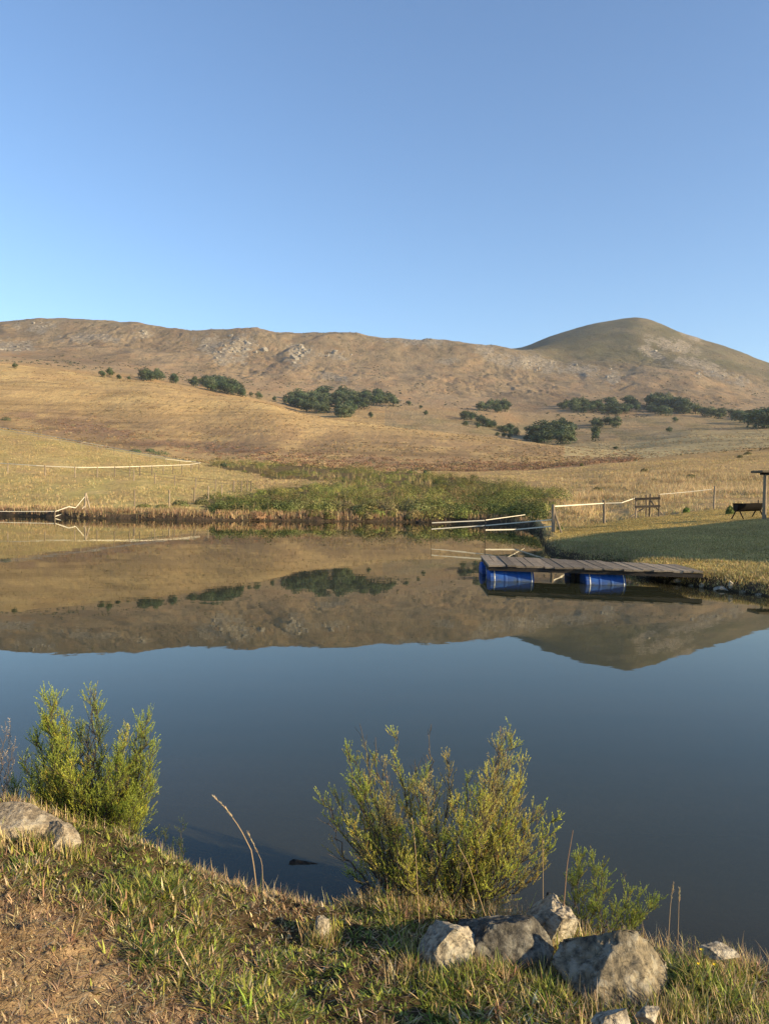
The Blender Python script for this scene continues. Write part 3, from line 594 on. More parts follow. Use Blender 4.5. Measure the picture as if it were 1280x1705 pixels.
# tall single seed stalks
def stalk(pts, Y, r, label, head=True, col=(.50, .36, .21)):
    P = [unp(a, b, Y) for a, b in pts]; P = np.array(P); P[0, 2] = min(P[0, 2], ground(P[0, 0], P[0, 1])[0]-.01)
    t = np.linspace(0, 1, len(P)); tt = np.linspace(0, 1, 12); Q = np.stack([np.interp(tt, t, P[:, i]) for i in range(3)], 1)
    a = Acc(); cc = np.array([col]); b = MB().tube(Q, np.linspace(r, r*.45, 12), 5)
    o = put('grass_stalk', np.concatenate(b.V), b.F, GRASS, col=np.repeat(cc, b.n, 0)); tag(o, label, 'grass stalk')
    if head:
        A_ = Acc(); m_ = 70; t = rng.uniform(.62, 1.0, m_); B = np.stack([np.interp(t, tt, Q[:, i]) for i in range(3)], 1)
        dirn = Q[-1]-Q[6]; az = math.atan2(dirn[1], dirn[0]); A_.add(*blades(B, rng.uniform(.008, .018, m_), .0022, np.full(m_, math.acos(np.clip(dirn[2]/np.linalg.norm(dirn), -1, 1)))+rng.normal(0, .25, m_), np.full(m_, az)+rng.normal(0, .5, m_), palette(m_, [PALEST, STRAW], [1, 1])))
        A_.build('seed_head', GRASS, parent=o)
    return o
stalk([(430, 1458), (420, 1420), (400, 1380), (375, 1345), (355, 1327)], 3.15, .0022, 'tall bent straw stalk leaning left over the water from the near bank')
stalk([(440, 1462), (436, 1435), (413, 1388)], 3.18, .0014, 'thin straw stalk right beside the tall bent stalk')
stalk([(936, 1492), (944, 1440), (954, 1383)], 3.05, .003, 'stiff bare brown stalk standing right of the middle bush', False, (.34, .22, .14))
stalk([(1112, 1545), (1116, 1508), (1121, 1472)], 2.95, .0017, 'short straw seed stalk at the water edge right of the small shrub')
stalk([(1129, 1540), (1130, 1510), (1131, 1480)], 2.98, .0014, 'thinner straw stalk close right of the short seed stalk')
stalk([(905, 1500), (904, 1440), (903, 1398)], 3.1, .0016, 'upright straw stalk in front of the right side of the middle bush', True)
stalk([(700, 1500), (692, 1420), (686, 1365)], 3.0, .0016, 'pale straw stalk rising through the left of the middle bush', True)
stalk([(820, 1498), (780, 1440), (762, 1407)], 3.0, .0016, 'arching straw stalk before the centre of the middle bush', False)
# yellow flowers
for i, (a, b) in enumerate([(1164, 1607), (1190, 1608), (1168, 1583)]):
    c_ = unp(a, b, 2.68 if i < 2 else 2.8); fl = thing('yellow_flower', ['small yellow flower by the largest boulder, left one of the low pair', 'small yellow flower by the largest boulder, right one of the low pair', 'small yellow flower higher up the bank above the low pair'][i], 'flower', tuple(c_), 0, 'yellow flowers in the near grass')
    m_, nn2, oo = mat('petal'); pbr(nn2, oo, (.75, .52, .02), .6); b_ = MB()
    for k in range(6):
        q = k*math.pi/3; b_.add([(0, 0, 0), (.006*math.cos(q-.4), .006*math.sin(q-.4), .003), (.010*math.cos(q), .010*math.sin(q), .004), (.006*math.cos(q+.4), .006*math.sin(q+.4), .003)], [(0, 1, 2, 3)])
    b_.build('petals', m_, fl)
    gz = ground(c_[0], c_[1])[0]-c_[2]; s_ = MB().tube([(0, 0, min(gz, -.02)), (.002, 0, 0)], .001, 4); put('stem', np.concatenate(s_.V), s_.F, GRASS, fl, col=np.repeat([GRN], s_.n, 0))

# bushes -----------------------------------------------------------------
def curve_pts(a, b, sag, n_=14, wob=.01):
    t = np.linspace(0, 1, n_)[:, None]; a = np.asarray(a); b = np.asarray(b); mid = a*.5+b*.5+sag
    P = (1-t)**2*a+2*t*(1-t)*mid+t*t*b; P[1:-1] += rng.normal(0, wob, (n_-2, 3)); return P
def bush(name, label, base, tips, cols, leafn=30, bl=(.06, .15), stemr=.005, dens=34, bare=(), low=.22, leafl=(.005, .0085), sub=1.1, cat='bush'):
    root = thing(name, label, cat, tuple(base)); st = MB(); lf = Acc(); base = np.asarray(base)
    LP = []; LD = []; LC = []
    for i, (px, py, dy) in enumerate(tips):
        tip = unp(px, py, base[1]+dy)-base; b0 = np.array([rng.normal(0, .05), rng.normal(0, .04), -.04]); b0[0] += tip[0]*.22; L = np.linalg.norm(tip-b0)
        horiz = np.array([tip[0], tip[1], 0]); sag = horiz*.18+np.array([0, 0, -.05*L*0]); P = curve_pts(b0, tip, sag, 16, .017*L)
        st.tube(P, np.linspace(stemr, stemr*.22, 16), 5)
        isb = i in bare; nb = int(dens*L/.6*(.55 if isb else 1)); col0 = np.array(cols[rng.integers(len(cols))])
        for j in range(nb):
            t = low+(1-low)*rng.random()**.85; q = t*15; k = min(int(q), 14); c0 = P[k]+(P[k+1]-P[k])*(q-k); tan = P[k+1]-P[k]; tan /= np.linalg.norm(tan)
            az = rng.uniform(0, 6.283); side = np.array([math.cos(az), math.sin(az), 0]); side -= tan*side.dot(tan); side /= np.linalg.norm(side)+1e-6
            ang = rng.uniform(.35, .85); d = tan*math.cos(ang)+side*math.sin(ang)+np.array([0, 0, .25]); d /= np.linalg.norm(d)
            bL = rng.uniform(*bl)*(1.25-.95*t); e = c0+d*bL+np.array([0, 0, bL*.18]); T = curve_pts(c0, e, np.array([0, 0, -.08*bL]), 5, .002); st.tube(T, np.linspace(stemr*.26, stemr*.12, 5), 3, False)
            if isb and rng.random() < .72: continue
            nsp = max(2, int(sub*bL/.035))
            for s_ in range(nsp+1):
                if s_ == nsp: a0 = T[3]; d2 = d*1.0+np.array([0, 0, .35])
                else: k2 = rng.integers(0, 4); a0 = T[k2]+(T[k2+1]-T[k2])*rng.random(); az = rng.uniform(0, 6.283); d2 = d*.7+.8*np.array([math.cos(az), math.sin(az), 0])+np.array([0, 0, .75])
                d2 = d2/np.linalg.norm(d2); sl = rng.uniform(.018, .048); m_ = int(leafn*sl/.035); tq = rng.random(m_)[:, None]
                pp = a0+d2*sl*tq+np.array([0, 0, .12*sl])*tq**2; rd = rng.normal(0, .36, (m_, 3)); LD.append(d2[None]+rd); LP.append(pp)
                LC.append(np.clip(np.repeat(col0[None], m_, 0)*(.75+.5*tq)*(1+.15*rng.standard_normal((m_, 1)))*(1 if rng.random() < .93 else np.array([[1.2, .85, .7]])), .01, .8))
    LP = np.concatenate(LP); LD = np.concatenate(LD); LC = np.concatenate(LC); LD /= np.linalg.norm(LD, axis=1)[:, None]; m_ = len(LP)
    rnd = rng.standard_normal((m_, 3)); sd_ = np.cross(LD, rnd); sd_ /= np.linalg.norm(sd_, axis=1)[:, None]; L_ = rng.uniform(leafl[0], leafl[1], (m_, 1)); W_ = L_*.15
    V = np.stack([LP, LP+LD*L_*.5+sd_*W_, LP+LD*L_, LP+LD*L_*.5-sd_*W_], 1).reshape(-1, 3); Fq = np.arange(m_*4).reshape(-1, 4)
    put('foliage', V, Fq, LEAF, root, col=np.repeat(LC, 4, 0)); st.build('stems', BARK, root)
    print(name, m_, 'leaves'); return root
BG = [(.44, .46, .075), (.36, .41, .065), (.50, .47, .10), (.29, .34, .06)]
bz = lambda px, Y: unp(px, 1400, Y)[0]
b1 = np.array([bz(135, 3.55), 3.55, .12])
tl = [(75, 1150, 0), (90, 1143, .1), (108, 1180, -.1), (155, 1133, 0), (150, 1150, .05), (163, 1165, .05), (60, 1205, .1), (40, 1250, 0), (236, 1188, 0), (212, 1203, .1), (248, 1182, -.05), (262, 1235, 0), (256, 1282, .1), (24, 1290, .1), (200, 1235, -.1), (130, 1200, .15), (180, 1265, -.15), (238, 1345, -.05), (225, 1300, 0), (95, 1235, -.1), (62, 1265, -.1), (120, 1260, -.2), (85, 1195, .1), (145, 1285, -.15), (10, 1320, 0), (248, 1318, .1), (205, 1330, -.15), (170, 1225, .1), (112, 1225, .05), (50, 1300, -.12), (230, 1255, .05), (70, 1180, .1)]
tl += [(rng.uniform(35, 235), rng.uniform(1255, 1375), rng.uniform(-.25, .2)) for q in range(22)]
tl = [(x*.97+4, y+18, d_) for x, y, d_ in tl]
bush('bush', 'dense feathery green bush on the left of the near bank before the water', b1, tl, BG, dens=80, leafn=25, low=.10, bare=(3, 4), bl=(.07, .19))
b2 = np.array([bz(725, 3.38), 3.38, .07])
tc = [(577, 1240, 0), (600, 1203, .05), (625, 1222, 0), (655, 1218, .1), (590, 1262, .1), (718, 1200, .05), (706, 1290, 0), (690, 1262, .1), (745, 1262, .1), (842, 1222, 0), (850, 1212, .1), (868, 1268, .05), (862, 1300, .1), (812, 1285, -.05), (536, 1322, 0), (562, 1325, .1), (548, 1340, -.05), (922, 1362, 0), (905, 1345, .1), (880, 1400, -.1), (905, 1440, 0), (598, 1400, -.05), (640, 1340, -.1), (615, 1300, .1), (765, 1330, -.15), (700, 1360, -.2), (820, 1330, .1), (780, 1290, .05), (740, 1395, -.2), (660, 1410, -.15), (845, 1265, 0), (590, 1370, .1), (860, 1390, .1), (915, 1405, .05), (640, 1275, .05), (800, 1400, -.15), (680, 1310, .1), (830, 1250, .1), (885, 1350, .1)]
tc = [(x, y+6, d_) for x, y, d_ in tc]
tc += [(rng.uniform(585, 890), rng.uniform(1300, 1460), rng.uniform(-.3, .25)) for q in range(34)]
bush('bush', 'sprawling open green bush with dry brown twigs in the middle of the near bank', b2, tc, BG+[(.38, .33, .10), (.42, .35, .13)], dens=38, leafn=22, low=.08, bare=(1, 5, 7, 2, 18, 16), leafl=(.0055, .009), bl=(.06, .17), stemr=.0055)
b3 = np.array([bz(985, 3.12), 3.12, .06])
ts = [(960, 1422, 0), (972, 1415, .03), (988, 1420, 0), (1000, 1435, -.03), (950, 1450, 0), (1005, 1462, 0), (1040, 1445, .05), (1050, 1475, 0), (1065, 1480, .03), (1098, 1487, 0), (1080, 1498, -.03), (1030, 1500, -.05), (985, 1480, -.05), (1055, 1512, 0)]
ts = [(x, y+12, d_) for x, y, d_ in ts]
bush('shrub', 'small bright green shrub at the water edge right of the middle bush', b3, ts, [(.26, .30, .06), (.21, .26, .05)], dens=44, leafn=24, low=.22, bl=(.03, .07), stemr=.003, bare=(6,), cat='shrub')
b4 = np.array([bz(280, 3.55), 3.55, .02])
bush('shrub', 'sparse dark green sprig at the waterline under the left bush', b4, [(262, 1392, 0), (275, 1385, 0), (300, 1388, 0), (305, 1372, .02), (285, 1405, 0)], [(.10, .13, .04)], dens=22, leafn=14, bl=(.02, .05), stemr=.002, cat='shrub')
b5 = np.array([bz(-25, 3.5), 3.5, .3])
bush('shrub', 'greyish dry wispy shrub at the left frame edge beside the left bush', b5, [(8, 1200, 0), (18, 1212, .1), (22, 1240, 0), (-10, 1190, 0), (15, 1268, 0), (25, 1225, -.05), (-30, 1200, 0), (10, 1300, 0)], [(.55, .44, .30)], dens=30, leafn=12, bl=(.05, .1), stemr=.0025, bare=(0, 1, 2, 3, 4, 5), cat='shrub')

# ------------------------------------------------------------------ middle distance vegetation
def leafballs(acc, cen, rad, nleaf, lsz, cols, wts, flat=.7, shell=.72, jn=.28, tone=None):
    """clumps of small leaf faces spread through ellipsoids standing on the ground"""
    tot = np.repeat(np.arange(len(cen)), nleaf); m_ = len(tot); d = rng.standard_normal((m_, 3)); d /= np.linalg.norm(d, axis=1)[:, None]; d[:, 2] = np.abs(d[:, 2])*1.0
    rr = (shell+(1-shell)*rng.random(m_))[:, None]; lump = (1+.28*fbm(d[:, 0]*2.2+tot*3.1, d[:, 1]*2.2, d[:, 2]*2.2, oct=2, seed=5))[:, None]
    P = cen[tot]+d*rr*lump*rad[tot]; nrm = d+rng.normal(0, jn, (m_, 3)); a = np.cross(nrm, rng.standard_normal((m_, 3))); a /= np.linalg.norm(a, axis=1)[:, None]; b = np.cross(nrm, a); b /= np.linalg.norm(b, axis=1)[:, None]
    s = lsz*rng.uniform(.6, 1.3, (m_, 1)); V = np.stack([P-a*s*.5, P-b*s*.32, P+a*s*.5, P+b*s*.32], 1).reshape(-1, 3)
    base = palette(len(cen), cols, wts, .14)*(tone[:, None] if tone is not None else 1); c_ = base[tot]*(1+.16*rng.standard_normal((m_, 1))); acc.add(V, np.arange(m_*4).reshape(-1, 4), np.repeat(np.clip(c_, .008, .8), 4, 0))
def px_scatter(n_, x0, x1, y0, y1, Y0, Y1):
    """random points on the far ground between depths"""
    Y = np.exp(rng.uniform(math.log(Y0), math.log(Y1), n_)); px = rng.uniform(x0, x1, n_); X = ray(px, 830+0*px)[0]*Y; Z = ground(X, Y); a, b = proj(X, Y, Z); return X, Y, Z, a, b
X, Y, Z, a, b = px_scatter(9000, 320, 960, 760, 870, 44, 215)
k = pxpoly(a+18*fbm(X/6, Y/12, seed=131), b+7*fbm(X/5, Y/10, seed=130), GREEN_POLY) & (Z > .12); X, Y, Z, a, b = [q[k] for q in (X, Y, Z, a, b)]
keep = rng.random(len(X)) < np.interp(Y, [45, 70, 120, 215], [1, .8, .55, .35]); X, Y, Z, a, b = [q[keep][:760] for q in (X, Y, Z, a, b)]
sz = np.interp(Y, [46, 60, 90, 215], [.55, .88, .95, 1.15])*rng.uniform(.35, 1.3, len(X))*(1+.6*fbm(X/7, Y/14, seed=133)); sc = Acc()
leafballs(sc, np.stack([X, Y, Z-.05], 1), np.stack([sz*1.2, sz*1.05, sz*1.1], 1), 430, .085, [(.135, .15, .038), (.18, .18, .046), (.085, .10, .03), (.20, .175, .06), (.25, .17, .08)], [4, 3.4, 2.4, 2.2, 1.0], tone=np.clip(1+.75*fbm(X/4, Y/8, seed=135), .45, 1.5))
for (pa, pb, nb_, cc_) in [(352, 480, 22, (.085, .10, .03)), (480, 720, 30, (.15, .15, .05)), (720, 905, 34, (.085, .105, .03)), (560, 700, 12, (.20, .16, .08))]:
    pa_ = rng.uniform(pa, pb, nb_); u_ = ray(pa_, 850+0*pa_)[0]; yy_ = np.interp(u_, UG, shY)+rng.uniform(1.2, 6.5, nb_); xx_ = u_*yy_; zz_ = ground(xx_, yy_); s2 = rng.uniform(.45, .9, nb_)
    leafballs(sc, np.stack([xx_, yy_, zz_], 1), np.stack([s2*1.1, s2, s2*rng.uniform(.9, 1.3, nb_)], 1), 420, .11, [cc_, tuple(1.2*q for q in cc_)], [2, 1])
so = sc.build('wetland_scrub', CROWN); tag(so, 'low dense green scrub carpet on the far bank of the pond', 'scrub', kind='stuff')
# brown red scrub at the foot of the hill
X, Y, Z, a, b = px_scatter(9000, -40, 1060, 690, 790, 160, 330); foot = np.interp(a, [0, 100, 200, 330, 450, 560, 700, 860, 960, 1040], [690, 702, 722, 745, 757, 766, 774, 780, 774, 766]); k = np.abs(b-foot) < rng.uniform(3, 16, len(a)); X, Y, Z = X[k][:1500], Y[k][:1500], Z[k][:1500]
rs = Acc(); sz = rng.uniform(.5, 1.2, len(X)); leafballs(rs, np.stack([X, Y, Z-.1], 1), np.stack([sz*1.5, sz, sz*.7], 1), 34, .3, [(.24, .135, .08), (.19, .12, .07), (.30, .19, .11), (.11, .12, .06)], [3, 3, 2, 1])
ro = rs.build('bracken', CROWN); tag(ro, 'reddish brown bracken band at the foot of the golden hill', 'bracken', kind='stuff')
# tussocks over the golden hill and the valley floor
X, Y, Z, a, b = px_scatter(15000, -60, 1340, 0, 0, 165, 760); k = (fbm(X/25, Y/40, seed=161, oct=4)+.35*rng.random(len(X)) > .10); X, Y, Z = X[k], Y[k], Z[k]; s_ = rng.uniform(.25, .7, len(X))*np.interp(Y, [165, 760], [.8, 1.7]); tk_ = Acc()
leafballs(tk_, np.stack([X, Y, Z-.05], 1), np.stack([s_*1.5, s_*1.2, s_*.55], 1), 8, .5, [(.27, .185, .09), (.22, .15, .08), (.32, .225, .11), (.17, .135, .065)], [3, 2.4, 1.6, 1.4], jn=.8)
tag(tk_.build('tussocks', CROWN), 'brown and straw tussocks speckling the golden hill and valley floor', 'tussock grass', kind='stuff'); print('tussocks', len(X))
# dry grass tufts on the meadows
def field(name, label, n_, x0, x1, Y0, Y1, h, wd, cols, wts, cond, lean=(.05, .7), cat='dry grass'):
    X, Y, Z, a, b = px_scatter(n_, x0, x1, 0, 0, Y0, Y1); k = (Z > .04) & cond(X, Y, Z, a, b); X, Y, Z = X[k], Y[k], Z[k]; ac = Acc()
    for q in range(5):
        m_ = len(X); jx = rng.normal(0, .09, m_); jy = rng.normal(0, .09, m_); s = np.interp(Y, [15, 40, 120], [1, 1.0, 1.6])
        ac.add(*blades(np.stack([X+jx, Y+jy, Z-.02], 1), rng.uniform(h[0], h[1], m_)*(1+.25*(s-1)), wd*s*rng.uniform(.6, 1.4, m_), rng.uniform(lean[0], lean[1], m_), rng.uniform(0, 6.283, m_), np.clip(palette(m_, cols, wts, .16)*(1+.45*fbm(X/5, Y/9, seed=77)+.35*fbm(X/1.3, Y/2.5, seed=78))[:, None], .01, .9), bend=.7))
    o = ac.build(name, GRASS); tag(o, label, cat, kind='stuff'); print(name, len(X)); return o
shq = lambda X, Y: np.interp(X/Y, UG, shY)
def islawn(X, Y): return (shq(X, Y) < 26) & (Y < np.interp(X/Y, UG, L2y))
field('reeds', 'russet reeds and rank grass along the far waterline', 15000, -60, 925, 43, 54, (.12, .42), .024, [(.30, .18, .10), (.40, .28, .15), (.20, .12, .07), (.50, .37, .2), (.25, .22, .08)], [3, 3, 2, 2, 1], lambda X, Y, Z, a, b: (fbm(X/1.5, Y/1.5, seed=141) > -.25) & (Y-shq(X, Y) < 3.2) & (Y-shq(X, Y) > .1) & ~islawn(X, Y), (.05, .5), 'reeds')
field('meadow_grass', 'pale tufted grass on the far meadows behind the fences', 46000, -30, 1310, 25, 150, (.10, .30), .022, [(.47, .35, .17), (.38, .27, .13), (.30, .26, .10), (.54, .42, .23)], [3, 2.2, 2, 1.2], lambda X, Y, Z, a, b: (Y-shq(X, Y) > 1.6) & ~islawn(X, Y) & ~pxpoly(a, b, GREEN_POLY) & (fbm(X/2.5, Y/5, seed=95) > -.15))
field('meadow_grass', 'tall pale dry grass beyond the wooden rails on the right', 15000, 920, 1310, 43, 95, (.3, .6), .02, [(.52, .40, .22), (.45, .33, .17), (.36, .25, .13)], [3, 2.5, 1.2], lambda X, Y, Z, a, b: ~islawn(X, Y) & (fbm(X/4, Y/7, seed=96)+.5*fbm(X, Y, seed=97) > .06) & (a > 925))
field('lawn_grass', 'short mown grass of the lawn beside the jetty', 46000, 880, 1310, 14.5, 44, (.025, .08), .014, [(.42, .30, .10), (.27, .22, .07), (.54, .41, .17), (.17, .14, .05)], [3, 2, 2, 1.2], lambda X, Y, Z, a, b: islawn(X, Y), (.2, 1.1), 'lawn grass')
field('bank_grass', 'overhanging tufts along the edge of the lawn bank', 60000, 855, 1310, 14.3, 46, (.04, .15), .012, [(.40, .31, .13), (.26, .25, .08), (.48, .36, .17), (.18, .14, .07)], [3, 2, 2.4, .7], lambda X, Y, Z, a, b: (Z < .34) & (Z > .06) & (fbm(X*1.5, Y*1.5, seed=150) > -.2), (.2, 1.2), 'bank grass')

field('marsh_grass', 'straw coloured stems standing among the green scrub carpet', 3200, 330, 960, 46, 170, (.4, .9), .025, [(.42, .31, .15), (.30, .20, .10), (.26, .26, .08)], [3, 2, 2], lambda X, Y, Z, a, b: pxpoly(a, b, GREEN_POLY) & (fbm(X/4, Y/7, seed=171) > .05), (.02, .4), 'marsh grass')
# single shrubs of the middle distance
def shrub(px, py, wpx, hpx, label, cols=[(.11, .15, .035), (.15, .19, .05)], n_=260, ymin=15, lsz=.1, group=None):
    p = hit(px, py, ymin); s = p.y/F; r = thing('shrub', label, 'shrub', tuple(p), 0, group); ac = Acc(); W_ = wpx*s/2; H_ = hpx*s
    leafballs(ac, np.array([[0, 0, 0.], [W_*.3, .1, 0], [-W_*.35, 0, 0]]), np.array([[W_*.8, W_*.8, H_], [W_*.6, W_*.6, H_*.8], [W_*.6, W_*.6, H_*.7]]), n_, min(lsz, H_*.3), cols, [1]*len(cols)); ac.build('foliage', CROWN, r)
    b_ = MB()
    for k in range(4): b_.tube([(0, 0, -.05), (rng.normal(0, .3*W_), rng.normal(0, .3*W_), H_*.7)], [.02*H_+.005, .005], 4)
    b_.build('stems', BARK, r); return r
shrub(1216, 856, 18, 15, 'small rounded green shrub left of the dark steel barbecue', ymin=25)
shrub(1143, 853, 14, 9, 'low green shrub on a bare mound between wooden rails and barbecue', ymin=25)
shrub(932, 884, 16, 8, 'small green tuft at the foot of the corner post of the tape fence', ymin=25)
for (a, b, c_, d_, lb) in [(1065, 810, 16, 7, 'olive shrub in the meadow straight above the wooden rails'), (1073, 786, 18, 7, 'olive shrub in the meadow highest above the wooden rails'), (995, 818, 22, 8, 'bright wide low shrub in the meadow above the second fence post'), (1090, 802, 16, 6, 'olive shrub in the meadow above right of the wooden rails'), (968, 776, 8, 5, 'tiny round shrub near the green scrub carpet in the right meadow'), (1232, 762, 14, 5, 'left of two low olive shrubs high on the meadow above the shelter'), (1150, 796, 20, 7, 'wide olive shrub in the meadow above the tall single post'), (1245, 757, 16, 6, 'right of two low olive shrubs high on the meadow above the shelter')]:
    shrub(a, b, c_, d_, lb, [(.12, .12, .045), (.16, .14, .06)], 140, 45, .16, 'shrubs scattered in the right meadow')
for (a, b, c_, d_, lb) in [(300, 843, 34, 11, 'low wide olive shrub between the second and third bare posts'), (335, 840, 26, 12, 'olive shrub next to the left end of the green scrub carpet'), (240, 845, 30, 7, 'low olive shrub right of the first bare post on the left shore'), (270, 846, 26, 7, 'low olive shrub left of the second bare post on the left shore'), (170, 850, 20, 5, 'flat olive shrub just right of the braced post on the left shore'), (200, 850, 22, 6, 'flat olive shrub just left of the first bare post on the left shore')]:
    shrub(a, b, c_, d_, lb, [(.14, .15, .05), (.19, .18, .07)], 180, 45, .14, 'low shrubs by the left shore')
for i, (a, b, c_, d_) in enumerate([(225, 753, 26, 6), (265, 757, 46, 8), (10, 700, 20, 8), (375, 776, 20, 6), (708, 789, 7, 7), (250, 752, 20, 6)]):
    shrub(a, b, c_, d_, ['low dark shrub on the grass line above the tape track', 'wide dark blue-green shrub patch at the foot of the golden hill', 'dark shrub at the left frame edge above the tape track', 'dark green shrub just right of the end of the tape track', 'small round green bush behind the green scrub carpet', 'dark shrub between the low and the wide one above the tape track'][i], [(.07, .10, .05), (.09, .12, .06)], 160, 100, .3)

# ------------------------------------------------------------------ far trees
def make_tree(hh_, ww, seed, cols, conif=False):
    global rng
    keep = rng; rng = np.random.default_rng(seed)
    r = thing('tree', '-', 'tree'); tk = MB(); tk.tube([(0, 0, -.6), (.1, 0, hh_*.3), (0, .1, hh_*.7)], [hh_*.035, hh_*.025, hh_*.01], 7)
    nb = 7; cen = []; rad = []
    for k in range(nb):
        az = rng.uniform(0, 6.283); q = rng.uniform(.25, 1)*ww*.32; z = hh_*rng.uniform(.32, .74); cen.append((q*math.cos(az), q*math.sin(az), z)); rr = ww*rng.uniform(.2, .34); rad.append((rr, rr, hh_*rng.uniform(.14, .25)))
        tk.tube([(0, 0, hh_*.25), cen[-1]], [hh_*.012, hh_*.004], 5)
    cen.append((0, 0, hh_*.72)); rad.append((ww*.25, ww*.25, hh_*.27)); cen.append((0, 0, hh_*.12)); rad.append((ww*.38, ww*.38, hh_*.3))
    ac = Acc(); cen = np.array(cen); rad = np.array(rad)
    tot = np.repeat(np.arange(len(cen)), 120); m_ = len(tot); d = rng.standard_normal((m_, 3)); d /= np.linalg.norm(d, axis=1)[:, None]; P = cen[tot]+d*rad[tot]*(.6+.5*rng.random((m_, 1)))
    nr = d+rng.normal(0, .45, (m_, 3)); a = np.cross(nr, rng.standard_normal((m_, 3))); a /= np.linalg.norm(a, axis=1)[:, None]; b = np.cross(nr, a); b /= np.linalg.norm(b, axis=1)[:, None]; s = hh_*.075*rng.uniform(.6, 1.4, (m_, 1))
    base = palette(len(cen), cols, [1]*len(cols), .12); c_ = np.clip(base[tot]*(1+.18*rng.standard_normal((m_, 1))), .005, .5)
    ac.add(np.stack([P-a*s*.6, P-b*s*.4, P+a*s*.6, P+b*s*.4], 1).reshape(-1, 3), np.arange(m_*4).reshape(-1, 4), np.repeat(c_, 4, 0))
    tk.build('trunk', BARK, r); ac.build('crown', CROWN, r); rng = keep; return r
DT = [(.055, .080, .036), (.070, .095, .042), (.046, .066, .034)]; MT = [(.085, .11, .048), (.10, .118, .056)]
kinds = [make_tree(10, 9, 100+i, DT if i < 4 else MT) for i in range(6)]
used = [False]*6
def tree(px, py, hpx, wf=1.0, label='', group=None, kind=None, ymin=250, name=None):
    p = hit(px, py, ymin); k = int(rng.integers(0, 6)) if kind is None else kind
    if used[k]: o = copy_tree(kinds[k])
    else: o = kinds[k]; used[k] = True
    s = hpx*p.y/F/10; o.location = p; o.rotation_euler = (0, 0, rng.uniform(0, 6.28)); o.scale = (s*wf, s*wf, s)
    o['label'] = label
    if group: o['group'] = group
    elif 'group' in o: del o['group']
    return o
tree(25, 613, 9, 1.4, 'small lone tree at the far left of the golden hill crest', kind=4)
tree(170, 628, 12, 1.1, 'shorter left tree of the pair standing on the golden hill crest', kind=0)
tree(182, 628, 17, 1.05, 'taller right tree of the pair standing on the golden hill crest', kind=4)
tree(198, 631, 8, 1.5, 'low rounded tree right of the pair on the golden hill crest', kind=1)
tree(215, 632, 6, 1.4, 'smallest lone tree on the golden hill crest before the long tree row', kind=5)
tree(430, 664, 13, 1.2, 'lone tree just past the right end of the tree row on the golden hill', kind=5)
tree(418, 660, 8, 1.3, 'tiny tree between the tree row and the lone tree past its end', kind=4)
tree(617, 695, 10, 1.1, 'small lone tree in the dry valley below the dense dark wood', kind=1)
tree(935, 706, 13, .9, 'small upright tree above the dark gully thicket', kind=0)
tree(991, 735, 28, .85, 'tall rounded dark tree standing alone in the valley centre right', kind=2)
tree(1114, 720, 10, 1.3, 'small tree below the left end of the right hand woods', kind=5)
tree(1123, 703, 10, 1.3, 'small tree close under the big wood on its right', kind=4)
tree(1025, 748, 5, 2.6, 'low wide shrubby tree at the edge of the valley floor', kind=1)
tree(700, 680, 6, 1.3, 'tiny lone tree right of the dense dark wood', kind=1)
tree(680, 675, 9, 1.2, 'pointed tree at the right tip of the dense dark wood', kind=0)
ORD = 'first second third fourth fifth sixth seventh eighth ninth tenth eleventh twelfth thirteenth fourteenth fifteenth sixteenth'.split()
def wood(poly, n_, h, label, group, wf=(1.15, 1.75), ymin=600, gap=7):
    xs_ = [p[0] for p in poly]; ys_ = [p[1] for p in poly]; c_ = 0; t = 0; pts = []
    while c_ < n_ and t < 9000:
        t += 1; a = rng.uniform(min(xs_), max(xs_)); b = rng.uniform(min(ys_), max(ys_))
        if not pxpoly(np.array([a]), np.array([b]), poly)[0]: continue
        if min([((a-q[0])/1.0)**2+((b-q[1])*1.6)**2 for q in pts] or [99]) < gap: continue
        pts.append((a, b)); c_ += 1
    pts.sort(); xm = (min(xs_)+max(xs_))/2; w3 = (max(xs_)-min(xs_))/3
    for i_, (a, b) in enumerate(pts):
        if n_ <= 16: lb = ORD[i_]+' from the left, '+label
        else: lb = label+(', left third' if a < min(xs_)+w3 else ', right third' if a > max(xs_)-w3 else ', middle third')
        tree(a, b, rng.uniform(*h)*1.22, rng.uniform(*wf), lb, group, ymin=ymin)
wood([(236, 634), (300, 639), (370, 655), (412, 663), (408, 655), (370, 643), (300, 632), (250, 628)], 34, (10, 17), 'dark tree of the long row just behind the crest of the golden hill', 'trees in the row behind the golden hill crest', ymin=450)
wood([(482, 676), (520, 690), (560, 700), (582, 698), (590, 684), (640, 678), (678, 676), (640, 668), (560, 660), (500, 664)], 62, (11, 19), 'dark green tree of the dense wood in the middle of the valley', 'trees in the dense wood in the valley', ymin=620)
wood([(798, 684), (825, 688), (850, 686), (848, 680), (815, 678)], 9, (10, 15), 'dark tree of the small grove below the rocky slope', 'trees in the small grove below the rocky slope')
wood([(760, 697), (800, 708), (835, 722), (870, 735), (900, 738), (880, 728), (850, 718), (810, 706), (780, 696)], 16, (8, 13), 'scrubby tree along the gully left of the dark thicket', 'scrubby trees along the valley gully', ymin=480)
wood([(872, 738), (945, 742), (955, 730), (940, 722), (905, 724)], 24, (13, 24), 'dark tree of the thicket at the end of the gully', 'trees in the thicket at the end of the gully', ymin=480)
wood([(972, 714), (1025, 714), (1028, 706), (1000, 704)], 8, (9, 13), 'dark tree of the little grove behind the tall rounded tree', 'trees in the little grove in the valley')
wood([(935, 682), (985, 690), (1060, 692), (1130, 694), (1145, 688), (1120, 680), (1040, 673), (970, 676), (940, 675)], 56, (9, 14), 'green tree of the long low wood under the conical hill', 'trees in the long low wood')
